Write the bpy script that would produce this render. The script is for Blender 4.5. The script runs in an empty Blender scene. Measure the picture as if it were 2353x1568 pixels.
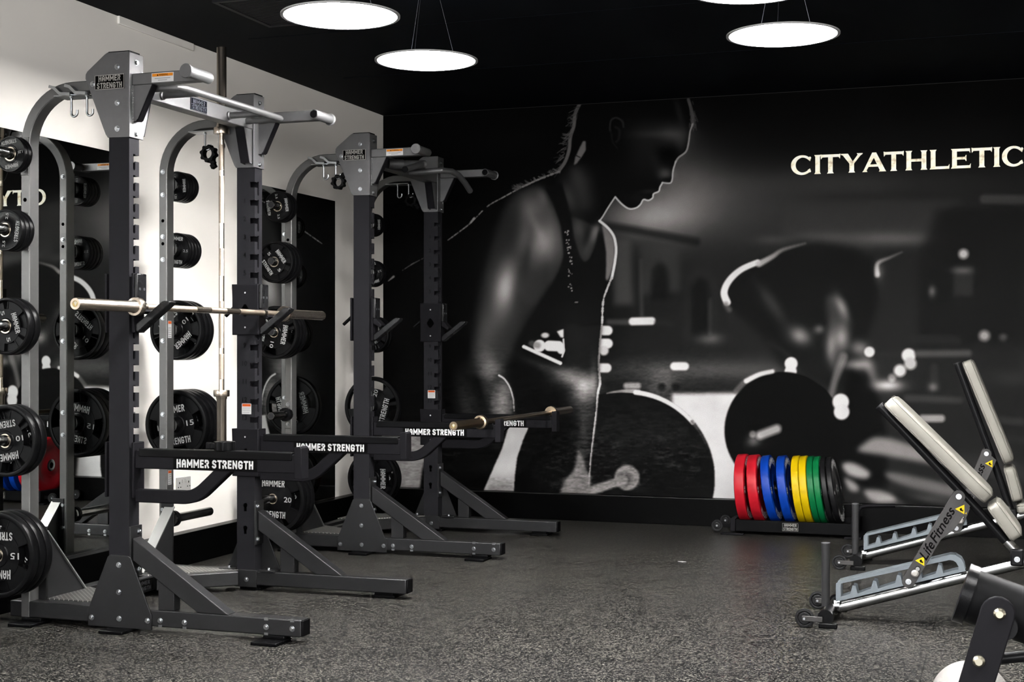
import bpy, bmesh, math, random
import numpy as np
from mathutils import Vector, Matrix
PI = math.pi
S = bpy.context.scene
C = S.collection
random.seed(7)
np.random.seed(7)

# ------------------------------------------------------------------ camera, world, exposure
FPX, PPX, PPY = 3261.0, 1176.5, 802.0
CAM = (4.40, 0.0, 1.235)
YAW = math.atan(1130.5 / 3261)
cd = bpy.data.cameras.new('camera')
cd.sensor_width = 36.0
cd.lens = FPX * 36.0 / 2353.0
cd.shift_y = (PPY - 784.0) / 2353.0
cd.clip_start = 0.05
cd.dof.use_dof = True
cd.dof.focus_distance = 6.9
cd.dof.aperture_fstop = 26.0
cam = bpy.data.objects.new('camera', cd)
C.objects.link(cam)
cam.location = CAM
cam.rotation_euler = (PI / 2, 0, YAW)
S.camera = cam
w = bpy.data.worlds.new('world')
S.world = w
w.use_nodes = True
w.node_tree.nodes['Background'].inputs[0].default_value = (0.9, 0.95, 1.0, 1)
w.node_tree.nodes['Background'].inputs[1].default_value = 0.0
S.view_settings.view_transform = 'Standard'
S.view_settings.look = 'None'
S.view_settings.exposure = 1.75
S.view_settings.gamma = 1.0
S.view_settings.use_curve_mapping = False
S.cycles.use_denoising = True
S.cycles.max_bounces = 7
S.cycles.caustics_reflective = False
S.cycles.caustics_refractive = False
S.cycles.sample_clamp_indirect = 4.0
LAMP = 142.0        # strength of the round pendant diffusers
LAMP_H = 2.63
# added fill light, set in a made-up window behind the viewer
ADDED_WIN = (1.4, 6.6, 0.75, 2.55)          # x0, x1, z0, z1
ld = bpy.data.lights.new('window_fill_light', 'AREA')
ld.shape = 'RECTANGLE'
ld.size = ADDED_WIN[1] - ADDED_WIN[0]
ld.size_y = ADDED_WIN[3] - ADDED_WIN[2]
ld.energy = 300.0
ld.color = (0.99, 0.99, 1.0)
lo = bpy.data.objects.new('window_fill_light', ld)
C.objects.link(lo)
lo.location = ((ADDED_WIN[0] + ADDED_WIN[1]) / 2, -2.66, (ADDED_WIN[2] + ADDED_WIN[3]) / 2)
lo.rotation_euler = (PI / 2, 0, 0)


spd = bpy.data.lights.new('added_sign_spot', 'SPOT')  # added spot from outside the view, brightens the wall letters
spd.energy = 26.0
spd.color = (1.0, 0.95, 0.86)
spd.spot_size = math.radians(46)
spd.spot_blend = 1.0
spd.shadow_soft_size = 0.03
spo = bpy.data.objects.new('added_sign_spot', spd)
C.objects.link(spo)
spo.location = (5.55, 7.0, 2.86)
spo.rotation_euler = (Vector((3.35, 9.91, 2.49)) - Vector(spo.location)).to_track_quat('-Z', 'Y').to_euler()


def lin(c):
    c = c / 255.0
    return c / 12.92 if c <= 0.04045 else ((c + 0.055) / 1.055) ** 2.4


def rgb(r, g, b):
    return (lin(r), lin(g), lin(b), 1.0)


# ------------------------------------------------------------------ materials
MATS = {}


def mat(name, col, rough=0.5, metal=0.0, noise=0.0, nscale=40.0, bump=0.0, bscale=300.0, spec=0.09, emit=None, coat=0.0, rvar=0.0, k=0.29):
    if name in MATS:
        return MATS[name]
    if metal > 0.5:
        k = 0.55 if metal > 0.9 else 0.36
    col = tuple(c * k for c in col[:3]) + (1.0,)
    m = bpy.data.materials.new(name)
    m.use_nodes = True
    nt = m.node_tree
    b = nt.nodes['Principled BSDF']
    b.inputs['Base Color'].default_value = col
    b.inputs['Roughness'].default_value = rough
    b.inputs['Metallic'].default_value = metal
    b.inputs['Specular IOR Level'].default_value = spec
    b.inputs['Coat Weight'].default_value = coat
    tc = nt.nodes.new('ShaderNodeTexCoord')
    if noise > 0 or rvar > 0:
        n = nt.nodes.new('ShaderNodeTexNoise')
        n.inputs['Scale'].default_value = nscale
        n.inputs['Detail'].default_value = 5
        nt.links.new(tc.outputs['Object'], n.inputs['Vector'])
        if noise > 0:
            r = nt.nodes.new('ShaderNodeMix')
            r.data_type = 'RGBA'
            r.inputs[6].default_value = tuple(c * (1 - noise) for c in col[:3]) + (1,)
            r.inputs[7].default_value = tuple(min(1, c * (1 + noise)) for c in col[:3]) + (1,)
            nt.links.new(n.outputs['Fac'], r.inputs[0])
            nt.links.new(r.outputs[2], b.inputs['Base Color'])
        if rvar > 0:
            mr = nt.nodes.new('ShaderNodeMapRange')
            mr.inputs[3].default_value = max(0.02, rough - rvar)
            mr.inputs[4].default_value = rough + rvar
            nt.links.new(n.outputs['Fac'], mr.inputs[0])
            nt.links.new(mr.outputs[0], b.inputs['Roughness'])
    if bump > 0:
        n2 = nt.nodes.new('ShaderNodeTexNoise')
        n2.inputs['Scale'].default_value = bscale
        n2.inputs['Detail'].default_value = 3
        nt.links.new(tc.outputs['Object'], n2.inputs['Vector'])
        bp = nt.nodes.new('ShaderNodeBump')
        bp.inputs['Strength'].default_value = bump
        bp.inputs['Distance'].default_value = 0.001
        nt.links.new(n2.outputs['Fac'], bp.inputs['Height'])
        nt.links.new(bp.outputs[0], b.inputs['Normal'])
    if emit:
        b.inputs['Emission Color'].default_value = emit[0]
        b.inputs['Emission Strength'].default_value = emit[1]
    MATS[name] = m
    return m


M_STEEL = mat('silver_powder_coat', (0.19, 0.19, 0.193, 1), 0.5, 0.7, 0.08, 60, 0.25, 900)
M_ARCH = mat('silver_powder_coat_tube', (0.19, 0.19, 0.187, 1), 0.45, 0.7, 0.08, 60, 0.25, 900)
M_BASE = mat('graphite_powder_coat', (0.036, 0.036, 0.0375, 1), 0.42, 0.6, 0.1, 60, 0.25, 900)
M_POST = mat('dark_upright_paint', (0.021, 0.0205, 0.0235, 1), 0.5, 0.0, 0.08, 30, 0.2, 900, spec=0.02)
M_SLEEVE = mat('dark_sleeve_paint', (0.012, 0.0115, 0.0135, 1), 0.42, 0.0, 0.08, 30, 0.15, 900, spec=0.02)
M_BLACK = mat('black_plastic', (0.004, 0.004, 0.0045, 1), 0.38, 0, 0.1, 30, 0.15, 400, spec=0.03)
M_PAD = mat('worn_black_plastic', (0.012, 0.012, 0.013, 1), 0.28, 0, 0.3, 18, 0.8, 60, rvar=0.12)
M_RUB = mat('black_rubber', (0.0055, 0.0055, 0.006, 1), 0.30, 0, 0.15, 25, 0.3, 500, spec=0.035)
M_HOLE = mat('hole_black', (0.001, 0.001, 0.001, 1), 0.9, 0, spec=0.0)
M_CHROME = mat('chrome', (0.36, 0.36, 0.355, 1), 0.2, 1.0, 0.05, 30)
M_ZINC = mat('zinc_bolt', (0.46, 0.475, 0.49, 1), 0.3, 1.0)
M_BAR = mat('nickel_barbell', (0.66, 0.57, 0.48, 1), 0.27, 1.0, 0.12, 25, 0.15, 200)
M_BARD = mat('brass_tinted_barbell', (0.30, 0.235, 0.165, 1), 0.30, 1.0, 0.2, 25, 0.2, 200)
M_KNURL = mat('barbell_knurling', (0.42, 0.35, 0.28, 1), 0.38, 1.0, 0.25, 60, 1.0, 900)
M_RING = mat('bronze_ring', (0.50, 0.43, 0.34, 1), 0.3, 1.0)
M_WHITE = mat('white_print', (0.86, 0.86, 0.86, 1), 0.5)
M_GREYPR = mat('grey_print', (0.36, 0.365, 0.37, 1), 0.5)
M_BLKPR = mat('black_print', (0.002, 0.002, 0.002, 1), 0.6, spec=0.02)
M_ORANGE = mat('orange_print', rgb(246, 150, 40), 0.5)
M_REDPR = mat('red_orange_print', rgb(205, 90, 35), 0.5)
M_YEL = mat('yellow_print', rgb(240, 205, 20), 0.5)
M_VINYL = mat('beige_vinyl', (0.30, 0.29, 0.255, 1), 0.42, 0, 0.06, 12, 0.25, 350)
M_SEAM = mat('vinyl_seam', (0.20, 0.19, 0.165, 1), 0.6)
M_LADDER = mat('pale_grey_blue_paint', (0.23, 0.265, 0.29, 1), 0.4, 0.35, 0.06, 60)
M_STRAP = mat('dark_grey_strap_paint', (0.075, 0.073, 0.072, 1), 0.45, 0.4, 0.06, 60, 0.2, 900)
M_BTUBE = mat('charcoal_gloss_tube', (0.012, 0.012, 0.013, 1), 0.3, 0.0, spec=0.05)
M_BPOST = mat('charcoal_bench_post', (0.045, 0.045, 0.047, 1), 0.35, 0.2, spec=0.05)
M_FOAM = mat('pale_grey_roller', (0.40, 0.385, 0.365, 1), 0.45, 0, 0.04, 8)
M_TREAD0 = None


def tread_mat():
    m = bpy.data.materials.new('diamond_tread_metal')
    m.use_nodes = True
    nt = m.node_tree
    b = nt.nodes['Principled BSDF']
    tc = nt.nodes.new('ShaderNodeTexCoord')
    b.inputs['Metallic'].default_value = 0.85
    b.inputs['Roughness'].default_value = 0.35
    hs = []
    for sgn in (1, -1):
        mp = nt.nodes.new('ShaderNodeMapping')
        mp.inputs['Rotation'].default_value = (0, 0, sgn * PI / 4)
        nt.links.new(tc.outputs['Object'], mp.inputs[0])
        br = nt.nodes.new('ShaderNodeTexBrick')
        br.inputs['Scale'].default_value = 1.0
        br.inputs['Mortar Size'].default_value = 0.0065
        br.inputs['Mortar Smooth'].default_value = 0.2
        br.inputs['Brick Width'].default_value = 0.036
        br.inputs['Row Height'].default_value = 0.018
        br.inputs['Color1'].default_value = (1, 1, 1, 1)
        br.inputs['Color2'].default_value = (1, 1, 1, 1)
        br.inputs['Mortar'].default_value = (0, 0, 0, 1)
        nt.links.new(mp.outputs[0], br.inputs['Vector'])
        hs.append(br)
    mx = nt.nodes.new('ShaderNodeMath')
    mx.operation = 'MULTIPLY'
    nt.links.new(hs[0].outputs[0], mx.inputs[0])
    nt.links.new(hs[1].outputs[0], mx.inputs[1])
    bp = nt.nodes.new('ShaderNodeBump')
    bp.inputs['Distance'].default_value = 0.003
    bp.inputs['Strength'].default_value = 1.0
    nt.links.new(mx.outputs[0], bp.inputs['Height'])
    nt.links.new(bp.outputs[0], b.inputs['Normal'])
    cr = nt.nodes.new('ShaderNodeMix')
    cr.data_type = 'RGBA'
    cr.inputs[6].default_value = (0.09, 0.088, 0.085, 1)
    cr.inputs[7].default_value = (0.55, 0.53, 0.5, 1)
    nt.links.new(mx.outputs[0], cr.inputs[0])
    nt.links.new(cr.outputs[2], b.inputs['Base Color'])
    return m


M_TREAD = tread_mat()


def floor_mat():
    m = bpy.data.materials.new('speckled_rubber_tiles')
    m.use_nodes = True
    nt = m.node_tree
    L = nt.links
    b = nt.nodes['Principled BSDF']
    tc = nt.nodes.new('ShaderNodeTexCoord')
    vo = nt.nodes.new('ShaderNodeTexVoronoi')
    vo.inputs['Scale'].default_value = 175
    L.new(tc.outputs['Object'], vo.inputs['Vector'])
    sp = nt.nodes.new('ShaderNodeSeparateColor')
    L.new(vo.outputs['Color'], sp.inputs[0])
    big = nt.nodes.new('ShaderNodeTexNoise')
    big.inputs['Scale'].default_value = 2.2
    big.inputs['Detail'].default_value = 4
    L.new(tc.outputs['Object'], big.inputs['Vector'])
    addn = nt.nodes.new('ShaderNodeMath')
    addn.operation = 'MULTIPLY_ADD'
    addn.inputs[1].default_value = 0.16
    L.new(big.outputs['Fac'], addn.inputs[0])
    L.new(sp.outputs[0], addn.inputs[2])
    cr = nt.nodes.new('ShaderNodeValToRGB')
    e = cr.color_ramp.elements
    cr.color_ramp.interpolation = 'LINEAR'
    e[0].position = 0.0
    e[0].color = (0.00075, 0.00075, 0.00084, 1)
    e[1].position = 1.0
    e[1].color = (0.05772, 0.05460, 0.04680, 1)
    for p, c in ((0.50, (0.00164, 0.00164, 0.00187, 1)), (0.68, (0.00374, 0.00367, 0.00359, 1)), (0.80, (0.01170, 0.01115, 0.00975, 1)), (0.93, (0.03432, 0.03276, 0.02808, 1))):
        q = e.new(p)
        q.color = c
    L.new(addn.outputs[0], cr.inputs[0])
    # tile joints, running bond: courses along y (0.51 m), tiles 1.03 m long
    mp = nt.nodes.new('ShaderNodeMapping')
    mp.inputs['Location'].default_value = (0.53, -0.36, 0)
    L.new(tc.outputs['Object'], mp.inputs[0])
    br = nt.nodes.new('ShaderNodeTexBrick')
    br.offset = 0.5
    br.inputs['Scale'].default_value = 1.0
    br.inputs['Brick Width'].default_value = 1.03
    br.inputs['Row Height'].default_value = 0.51
    br.inputs['Mortar Size'].default_value = 0.0028
    br.inputs['Mortar Smooth'].default_value = 0.1
    br.inputs['Color1'].default_value = (1, 1, 1, 1)
    br.inputs['Color2'].default_value = (0.90, 0.90, 0.92, 1)
    br.inputs['Mortar'].default_value = (0.12, 0.12, 0.12, 1)
    L.new(mp.outputs[0], br.inputs['Vector'])
    mul = nt.nodes.new('ShaderNodeMix')
    mul.data_type = 'RGBA'
    mul.blend_type = 'MULTIPLY'
    mul.inputs[0].default_value = 1.0
    L.new(cr.outputs[0], mul.inputs[6])
    L.new(br.outputs[0], mul.inputs[7])
    L.new(mul.outputs[2], b.inputs['Base Color'])
    b.inputs['Roughness'].default_value = 0.40
    b.inputs['Specular IOR Level'].default_value = 0.075
    bp = nt.nodes.new('ShaderNodeBump')
    bp.inputs['Distance'].default_value = 0.0008
    bp.inputs['Strength'].default_value = 0.35
    L.new(sp.outputs[1], bp.inputs['Height'])
    L.new(bp.outputs[0], b.inputs['Normal'])
    return m


def mural_mat():
    m = bpy.data.materials.new('printed_mural_paper')
    m.use_nodes = True
    nt = m.node_tree
    L = nt.links
    b = nt.nodes['Principled BSDF']
    at = nt.nodes.new('ShaderNodeVertexColor')
    at.layer_name = 'print'
    tc = nt.nodes.new('ShaderNodeTexCoord')
    n = nt.nodes.new('ShaderNodeTexNoise')
    n.inputs['Scale'].default_value = 220
    n.inputs['Detail'].default_value = 2
    L.new(tc.outputs['Object'], n.inputs['Vector'])
    mr = nt.nodes.new('ShaderNodeMapRange')
    mr.inputs[3].default_value = 0.72
    mr.inputs[4].default_value = 1.28
    L.new(n.outputs['Fac'], mr.inputs[0])
    mx = nt.nodes.new('ShaderNodeVectorMath')
    mx.operation = 'SCALE'
    L.new(at.outputs['Color'], mx.inputs[0])
    L.new(mr.outputs[0], mx.inputs['Scale'])
    L.new(mx.outputs[0], b.inputs['Base Color'])
    b.inputs['Roughness'].default_value = 0.7
    b.inputs['Specular IOR Level'].default_value = 0.02
    bp = nt.nodes.new('ShaderNodeBump')
    bp.inputs['Distance'].default_value = 0.0006
    bp.inputs['Strength'].default_value = 0.2
    L.new(n.outputs['Fac'], bp.inputs['Height'])
    L.new(bp.outputs[0], b.inputs['Normal'])
    return m


# ------------------------------------------------------------------ mesh builder
class MB:
    def __init__(self):
        self.v = []
        self.f = []
        self.mi = []
        self.cur = 0

    def add(self, vs, fs):
        o = len(self.v)
        self.v += [tuple(p) for p in vs]
        self.f += [tuple(i + o for i in f) for f in fs]
        self.mi += [self.cur] * len(fs)
        return self

    def box(self, x0, x1, y0, y1, z0, z1):
        vs = [(x0, y0, z0), (x1, y0, z0), (x1, y1, z0), (x0, y1, z0), (x0, y0, z1), (x1, y0, z1), (x1, y1, z1), (x0, y1, z1)]
        return self.add(vs, [(0, 3, 2, 1), (4, 5, 6, 7), (0, 1, 5, 4), (1, 2, 6, 5), (2, 3, 7, 6), (3, 0, 4, 7)])

    def prism(self, poly, a0, a1, plane='xz'):
        """poly in the given plane, extruded along the third axis from a0 to a1"""
        n = len(poly)
        if plane == 'xz':
            mk = lambda p, a: (p[0], a, p[1])
        elif plane == 'yz':
            mk = lambda p, a: (a, p[0], p[1])
        else:
            mk = lambda p, a: (p[0], p[1], a)
        vs = [mk(p, a0) for p in poly] + [mk(p, a1) for p in poly]
        fs = [tuple(range(n)), tuple(range(2 * n - 1, n - 1, -1))]
        fs += [(i, (i + 1) % n + 0, (i + 1) % n + n, i + n) for i in range(n)]
        return self.add(vs, fs)

    def sweep(self, path, prof, up=(0, 0, 1), caps=True):
        """profile [(a,b)] swept along the path; a along the side axis, b along the frame's up axis"""
        P = [Vector(p) for p in path]
        n = len(prof)
        up = Vector(up)
        rings = []
        for i, p in enumerate(P):
            if i == 0:
                t = (P[1] - P[0]).normalized()
                k = 1
            elif i == len(P) - 1:
                t = (P[-1] - P[-2]).normalized()
                k = 1
            else:
                t0 = (P[i] - P[i - 1]).normalized()
                t1 = (P[i + 1] - P[i]).normalized()
                t = (t0 + t1).normalized()
                k = 1 / max(0.35, t.dot(t1))
            s = t.cross(up)
            if s.length < 1e-4:
                s = t.cross(Vector((1, 0, 0)))
            s.normalize()
            u = s.cross(t).normalized()
            # miter lies in the bending plane
            ks = ku = 1
            if 0 < i < len(P) - 1 and k > 1.0001:
                bend = (t1 - t0).normalized()
                ks = 1 + (k - 1) * abs(bend.dot(s))
                ku = 1 + (k - 1) * abs(bend.dot(u))
            rings.append([p + s * a * ks + u * b * ku for a, b in prof])
        vs = [q for r in rings for q in r]
        fs = []
        for i in range(len(P) - 1):
            for j in range(n):
                a = i * n + j
                b = i * n + (j + 1) % n
                fs.append((a, b, b + n, a + n))
        if caps:
            fs.append(tuple(range(n - 1, -1, -1)))
            fs.append(tuple(range((len(P) - 1) * n, len(P) * n)))
        return self.add(vs, fs)

    def rod(self, path, r, n=16, up=(0, 0, 1)):
        return self.sweep(path, [(r * math.cos(2 * PI * k / n), r * math.sin(2 * PI * k / n)) for k in range(n)], up)

    def rect(self, path, w_, h_, up=(0, 0, 1), c=0.004):
        a, b = w_ / 2, h_ / 2
        pr = [(-a + c, -b), (a - c, -b), (a, -b + c), (a, b - c), (a - c, b), (-a + c, b), (-a, b - c), (-a, -b + c)]
        return self.sweep(path, pr, up)

    def lathe(self, prof, org=(0, 0, 0), axis='y', n=48, closed=False):
        """prof [(r, h)]; h along the axis"""
        vs = []
        for r, h in prof:
            for k in range(n):
                c, s = r * math.cos(2 * PI * k / n), r * math.sin(2 * PI * k / n)
                if axis == 'y':
                    p = (c, h, s)
                elif axis == 'x':
                    p = (h, c, s)
                else:
                    p = (c, s, h)
                vs.append((p[0] + org[0], p[1] + org[1], p[2] + org[2]))
        fs = []
        m = len(prof)
        for i in range(m - 1 + (1 if closed else 0)):
            i2 = (i + 1) % m
            for k in range(n):
                k2 = (k + 1) % n
                fs.append((i * n + k, i * n + k2, i2 * n + k2, i2 * n + k))
        if not closed:
            if prof[0][0] > 1e-6:
                fs.append(tuple(range(n - 1, -1, -1)))
            if prof[-1][0] > 1e-6:
                fs.append(tuple(range((m - 1) * n, m * n)))
        return self.add(vs, fs)

    def xf(self, M, start=0):
        self.v[start:] = [tuple(M @ Vector(p)) for p in self.v[start:]]
        return self

    def mirror_y(self, c):
        self.v = [(x, c - y, z) for x, y, z in self.v]
        return self

    def mesh(self, name, mats, bevel=0.0):
        me = bpy.data.meshes.new(name)
        bm = bmesh.new()
        bv = [bm.verts.new(p) for p in self.v]
        for f, mi in zip(self.f, self.mi):
            if len(set(f)) < 3:
                continue
            try:
                q = bm.faces.new([bv[i] for i in f])
                q.material_index = mi
            except ValueError:
                pass
        bmesh.ops.remove_doubles(bm, verts=bm.verts, dist=1e-6)
        bmesh.ops.recalc_face_normals(bm, faces=bm.faces)
        for q in bm.faces:
            q.smooth = True
        bm.to_mesh(me)
        bm.free()
        for m in (mats if isinstance(mats, (list, tuple)) else [mats]):
            me.materials.append(m)
        me.set_sharp_from_angle(angle=math.radians(38))
        return me


def part(name, mb, mats, parent=None, bevel=0.0, loc=None):
    o = bpy.data.objects.new(name, mb.mesh(name, mats))
    C.objects.link(o)
    if parent is not None:
        o.parent = parent
    if loc:
        o.location = loc
    if bevel > 0:
        md = o.modifiers.new('bevel', 'BEVEL')
        md.width = bevel
        md.segments = 2
        md.limit_method = 'ANGLE'
        md.angle_limit = math.radians(50)
    return o


def tag(o, label=None, cat=None, group=None, kind=None):
    if label:
        o['label'] = label
    if cat:
        o['category'] = cat
    if group:
        o['group'] = group
    if kind:
        o['kind'] = kind
    return o


def thing(name, label, cat, loc=(0, 0, 0), rot=(0, 0, 0), group=None):
    o = bpy.data.objects.new(name, None)
    o.empty_display_size = 0.1
    C.objects.link(o)
    o.location = loc
    o.rotation_euler = rot
    return tag(o, label, cat, group)


def kids(o):
    return [q for q in o.children]


def dup(o, parent=None):
    c = o.copy()
    C.objects.link(c)
    if parent is not None:
        c.parent = parent
    for ch in kids(o):
        dup(ch, c)
    return c


# ------------------------------------------------------------------ lettering
GLY = {
    'H': [[(0, 0), (0, 1)], [(1, 0), (1, 1)], [(0, .5), (1, .5)]],
    'h': [[(0, -.14), (0, 1)], [(1, 0), (1, 1)], [(0, .5), (1, .5)]],
    'A': [[(0, 0), (0, .62), (.14, .88), (.5, 1), (.86, .88), (1, .62), (1, 0)], [(0, .4), (1, .4)]],
    'M': [[(0, 0), (0, 1)], [(0, 1), (.5, .30)], [(.5, .30), (1, 1)], [(1, 0), (1, 1)]],
    'E': [[(1, 0), (0, 0), (0, 1), (1, 1)], [(0, .52), (.85, .52)]],
    'R': [[(0, 0), (0, 1), (.7, 1), (1, .84), (1, .66), (.7, .5), (0, .5)], [(.5, .5), (1, 0)]],
    'S': [[(1, .88), (.7, 1), (.3, 1), (0, .82), (.06, .62), (.5, .5), (.94, .38), (1, .18), (.7, 0), (.3, 0), (0, .12)]],
    'T': [[(0, 1), (1.1, 1)], [(.55, 0), (.55, 1)]],
    'N': [[(0, 0), (0, 1)], [(0, 1), (1, 0)], [(1, 0), (1, 1)]],
    'G': [[(1, .84), (.75, 1), (.25, 1), (0, .78), (0, .22), (.25, 0), (.75, 0), (1, .18), (1, .46), (.55, .46)]],
    'Y': [[(0, 1), (.5, .5), (1, 1)], [(.5, 0), (.5, .5)]],
}


def logo(mb, text, h, place, width=None, wt=0.19, lw=0.40, gap=0.15):
    """bold condensed lettering built from strokes; place(u, v) -> 3D point"""
    t = wt * h
    lw = lw * h
    x = 0
    quads = []
    lw0, t0 = lw, t
    for ch in text:
        if ch == ' ':
            x += lw0 * 0.75
            continue
        lw = lw0 * {'M': 1.55, 'N': 1.15, 'G': 1.1, 'E': 0.82, 'T': 0.95}.get(ch, 1.0)
        t = t0 * (0.86 if ch in 'MN' else 1.0)
        for pl in GLY[ch]:
            pts = [Vector((x + t / 2 + p[0] * lw, t / 2 + p[1] * (h - t))) for p in pl]
            for i in range(len(pts) - 1):
                a, b = pts[i], pts[i + 1]
                d = (b - a).normalized()
                n = Vector((-d.y, d.x)) * t / 2
                a2 = a - d * t * (0.5 if i == 0 else 0.0)
                b2 = b + d * t * (0.5 if i == len(pts) - 2 else 0.0)
                quads.append([a2 - n, b2 - n, b2 + n, a2 + n])
                if i < len(pts) - 2:
                    quads.append([b + Vector((math.cos(q_ * PI / 5), math.sin(q_ * PI / 5))) * t / 2 for q_ in range(10)])
        x += lw + t + gap * h * (0.9 if ch != 'T' else 0.8)
    tot = x - gap * h
    k = 1.0 if width is None else width / tot
    o_ = Vector(place(0, 0))
    nrm = (Vector(place(1, 0)) - o_).cross(Vector(place(0, 1)) - o_).normalized()
    for i, q in enumerate(quads):       # each stroke lies a hair above the one before
        mb.add([tuple(Vector(place((p.x) * k - tot * k / 2, p.y - h / 2)) + nrm * (i % 5) * 6e-5) for p in q], [tuple(range(len(q)))])
    return mb


_FT = {}


def font_poly(s):
    if s not in _FT:
        c = bpy.data.curves.new('t', 'FONT')
        c.body = s
        c.align_x = 'LEFT'
        c.resolution_u = 3
        c.offset = 0.012
        o = bpy.data.objects.new('t', c)
        m = bpy.data.meshes.new_from_object(o)
        vs = [tuple(v.co) for v in m.vertices]
        fs = [tuple(p.vertices) for p in m.polygons]
        bpy.data.objects.remove(o)
        bpy.data.curves.remove(c)
        bpy.data.meshes.remove(m)
        x0 = min(v[0] for v in vs)
        x1 = max(v[0] for v in vs)
        y0 = min(v[1] for v in vs)
        y1 = max(v[1] for v in vs)
        _FT[s] = ([((v[0] - (x0 + x1) / 2), (v[1] - (y0 + y1) / 2)) for v in vs], fs, x1 - x0, y1 - y0)
    return _FT[s]


def text(mb, s, h, place, width=None, shear=0.0):
    vs, fs, w0, h0 = font_poly(s)
    k = h / h0
    kx = k if width is None else width / w0
    mb.add([place(v[0] * kx + shear * v[1] * k, v[1] * k) for v in vs], fs)
    return mb


# ------------------------------------------------------------------ the room
RX1, RY0, RY1, RH = 7.2, -2.6, 9.91, 3.015
WX = -0.075          # face of the cream wall
M_WALL = mat('cream_wall_paint', (0.70, 0.675, 0.632, 1), 0.55, 0, 0.025, 1.6, 0.15, 90, k=1.0)
M_CEIL = mat('midnight_ceiling_paint', (0.0036, 0.0052, 0.0090, 1), 0.7, 0, 0.35, 1.1, spec=0.05)
M_DARKW = mat('dark_wall_paint', (0.035, 0.034, 0.034, 1), 0.6)
M_BBRD = mat('black_gloss_board', (0.0012, 0.0012, 0.0013, 1), 0.30, spec=0.04)
tag(part('floor', MB().box(WX - 0.1, RX1, RY0, RY1 + 0.1, -0.1, 0), floor_mat()), kind='structure')
tag(part('ceiling', MB().box(WX - 0.1, RX1, RY0, RY1 + 0.1, RH, RH + 0.1), M_CEIL), kind='structure')
tag(part('wall_left', MB().box(WX - 0.1, WX, RY0, RY1, 0, RH), M_WALL), kind='structure')
tag(part('wall_back', MB().box(WX - 0.1, RX1, RY1, RY1 + 0.1, 0, RH), M_DARKW), kind='structure')
tag(part('wall_right', MB().box(RX1, RX1 + 0.1, RY0, RY1 + 0.1, 0, RH), M_WALL), kind='structure')
wf = MB()
wf.box(WX - 0.1, ADDED_WIN[0], RY0 - 0.1, RY0, 0, RH)
wf.box(ADDED_WIN[1], RX1, RY0 - 0.1, RY0, 0, RH)
wf.box(ADDED_WIN[0], ADDED_WIN[1], RY0 - 0.1, RY0, 0, ADDED_WIN[2])
wf.box(ADDED_WIN[0], ADDED_WIN[1], RY0 - 0.1, RY0, ADDED_WIN[3], RH)
tag(part('wall_front', wf, M_WALL), kind='structure')
wn_ = MB()
for k in range(5):
    xx_ = ADDED_WIN[0] + (ADDED_WIN[1] - ADDED_WIN[0] - 0.04) * k / 4
    wn_.box(xx_, xx_ + 0.04, RY0 - 0.05, RY0, ADDED_WIN[2], ADDED_WIN[3])
wn_.box(ADDED_WIN[0], ADDED_WIN[1], RY0 - 0.05, RY0, ADDED_WIN[2], ADDED_WIN[2] + 0.04)
wn_.box(ADDED_WIN[0], ADDED_WIN[1], RY0 - 0.05, RY0, ADDED_WIN[3] - 0.04, ADDED_WIN[3])
tag(part('added_window_1', wn_, M_BLACK), kind='structure')  # made-up window frame in front of the added fill light
tag(part('baseboard_left', MB().box(WX, 0.0, RY0, 9.78, 0, 0.185), M_BBRD, bevel=0.002), kind='structure')
tag(part('baseboard_back', MB().box(WX, RX1, 9.78, RY1, 0, 0.185), M_BBRD, bevel=0.002), kind='structure')
tb = MB()
tb.rod([(0.0, 9.783, 0.187), (RX1, 9.783, 0.187)], 0.0028, 6)
tag(part('trim_1', tb, mat('bead_dark_metal', (0.14, 0.14, 0.14, 1), 0.35, 0.9)), kind='structure')
tag(part('trim_2', MB().box(WX, WX + 0.014, 6.47, 7.21, 2.972, RH), M_WALL, bevel=0.003), kind='structure')
# seams of the ceiling boards
sm = MB()
sm.box(0.3, RX1, 8.44, 8.452, RH - 0.003, RH)
sm.box(0.3, RX1, 7.20, 7.208, RH - 0.002, RH)
tag(part('trim_3', sm, mat('ceiling_seam', (0.007, 0.009, 0.013, 1), 0.7, spec=0.03)), kind='structure')
# access panel
pn = thing('ceiling_vent', 'dark square vent panel in the ceiling beside the nearest round lamp', 'vent', (0.88, 6.64, RH))
pm = MB()
for a in ((-0.3, 0.3, -0.3, -0.275), (-0.3, 0.3, 0.275, 0.3), (-0.3, -0.275, -0.275, 0.275), (0.275, 0.3, -0.275, 0.275)):
    pm.box(a[0], a[1], a[2], a[3], -0.012, 0)
part('frame', pm, mat('vent_frame', (0.03, 0.03, 0.034, 1), 0.5), pn)
pm = MB()
pm.box(-0.275, 0.275, -0.275, 0.275, -0.004, 0)
for k in range(24):
    pm.box(-0.27, 0.27, -0.27 + k * 0.0228, -0.258 + k * 0.0228, -0.009, -0.004)
part('grille', pm, mat('vent_grille', (0.018, 0.018, 0.022, 1), 0.5), pn)

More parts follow.
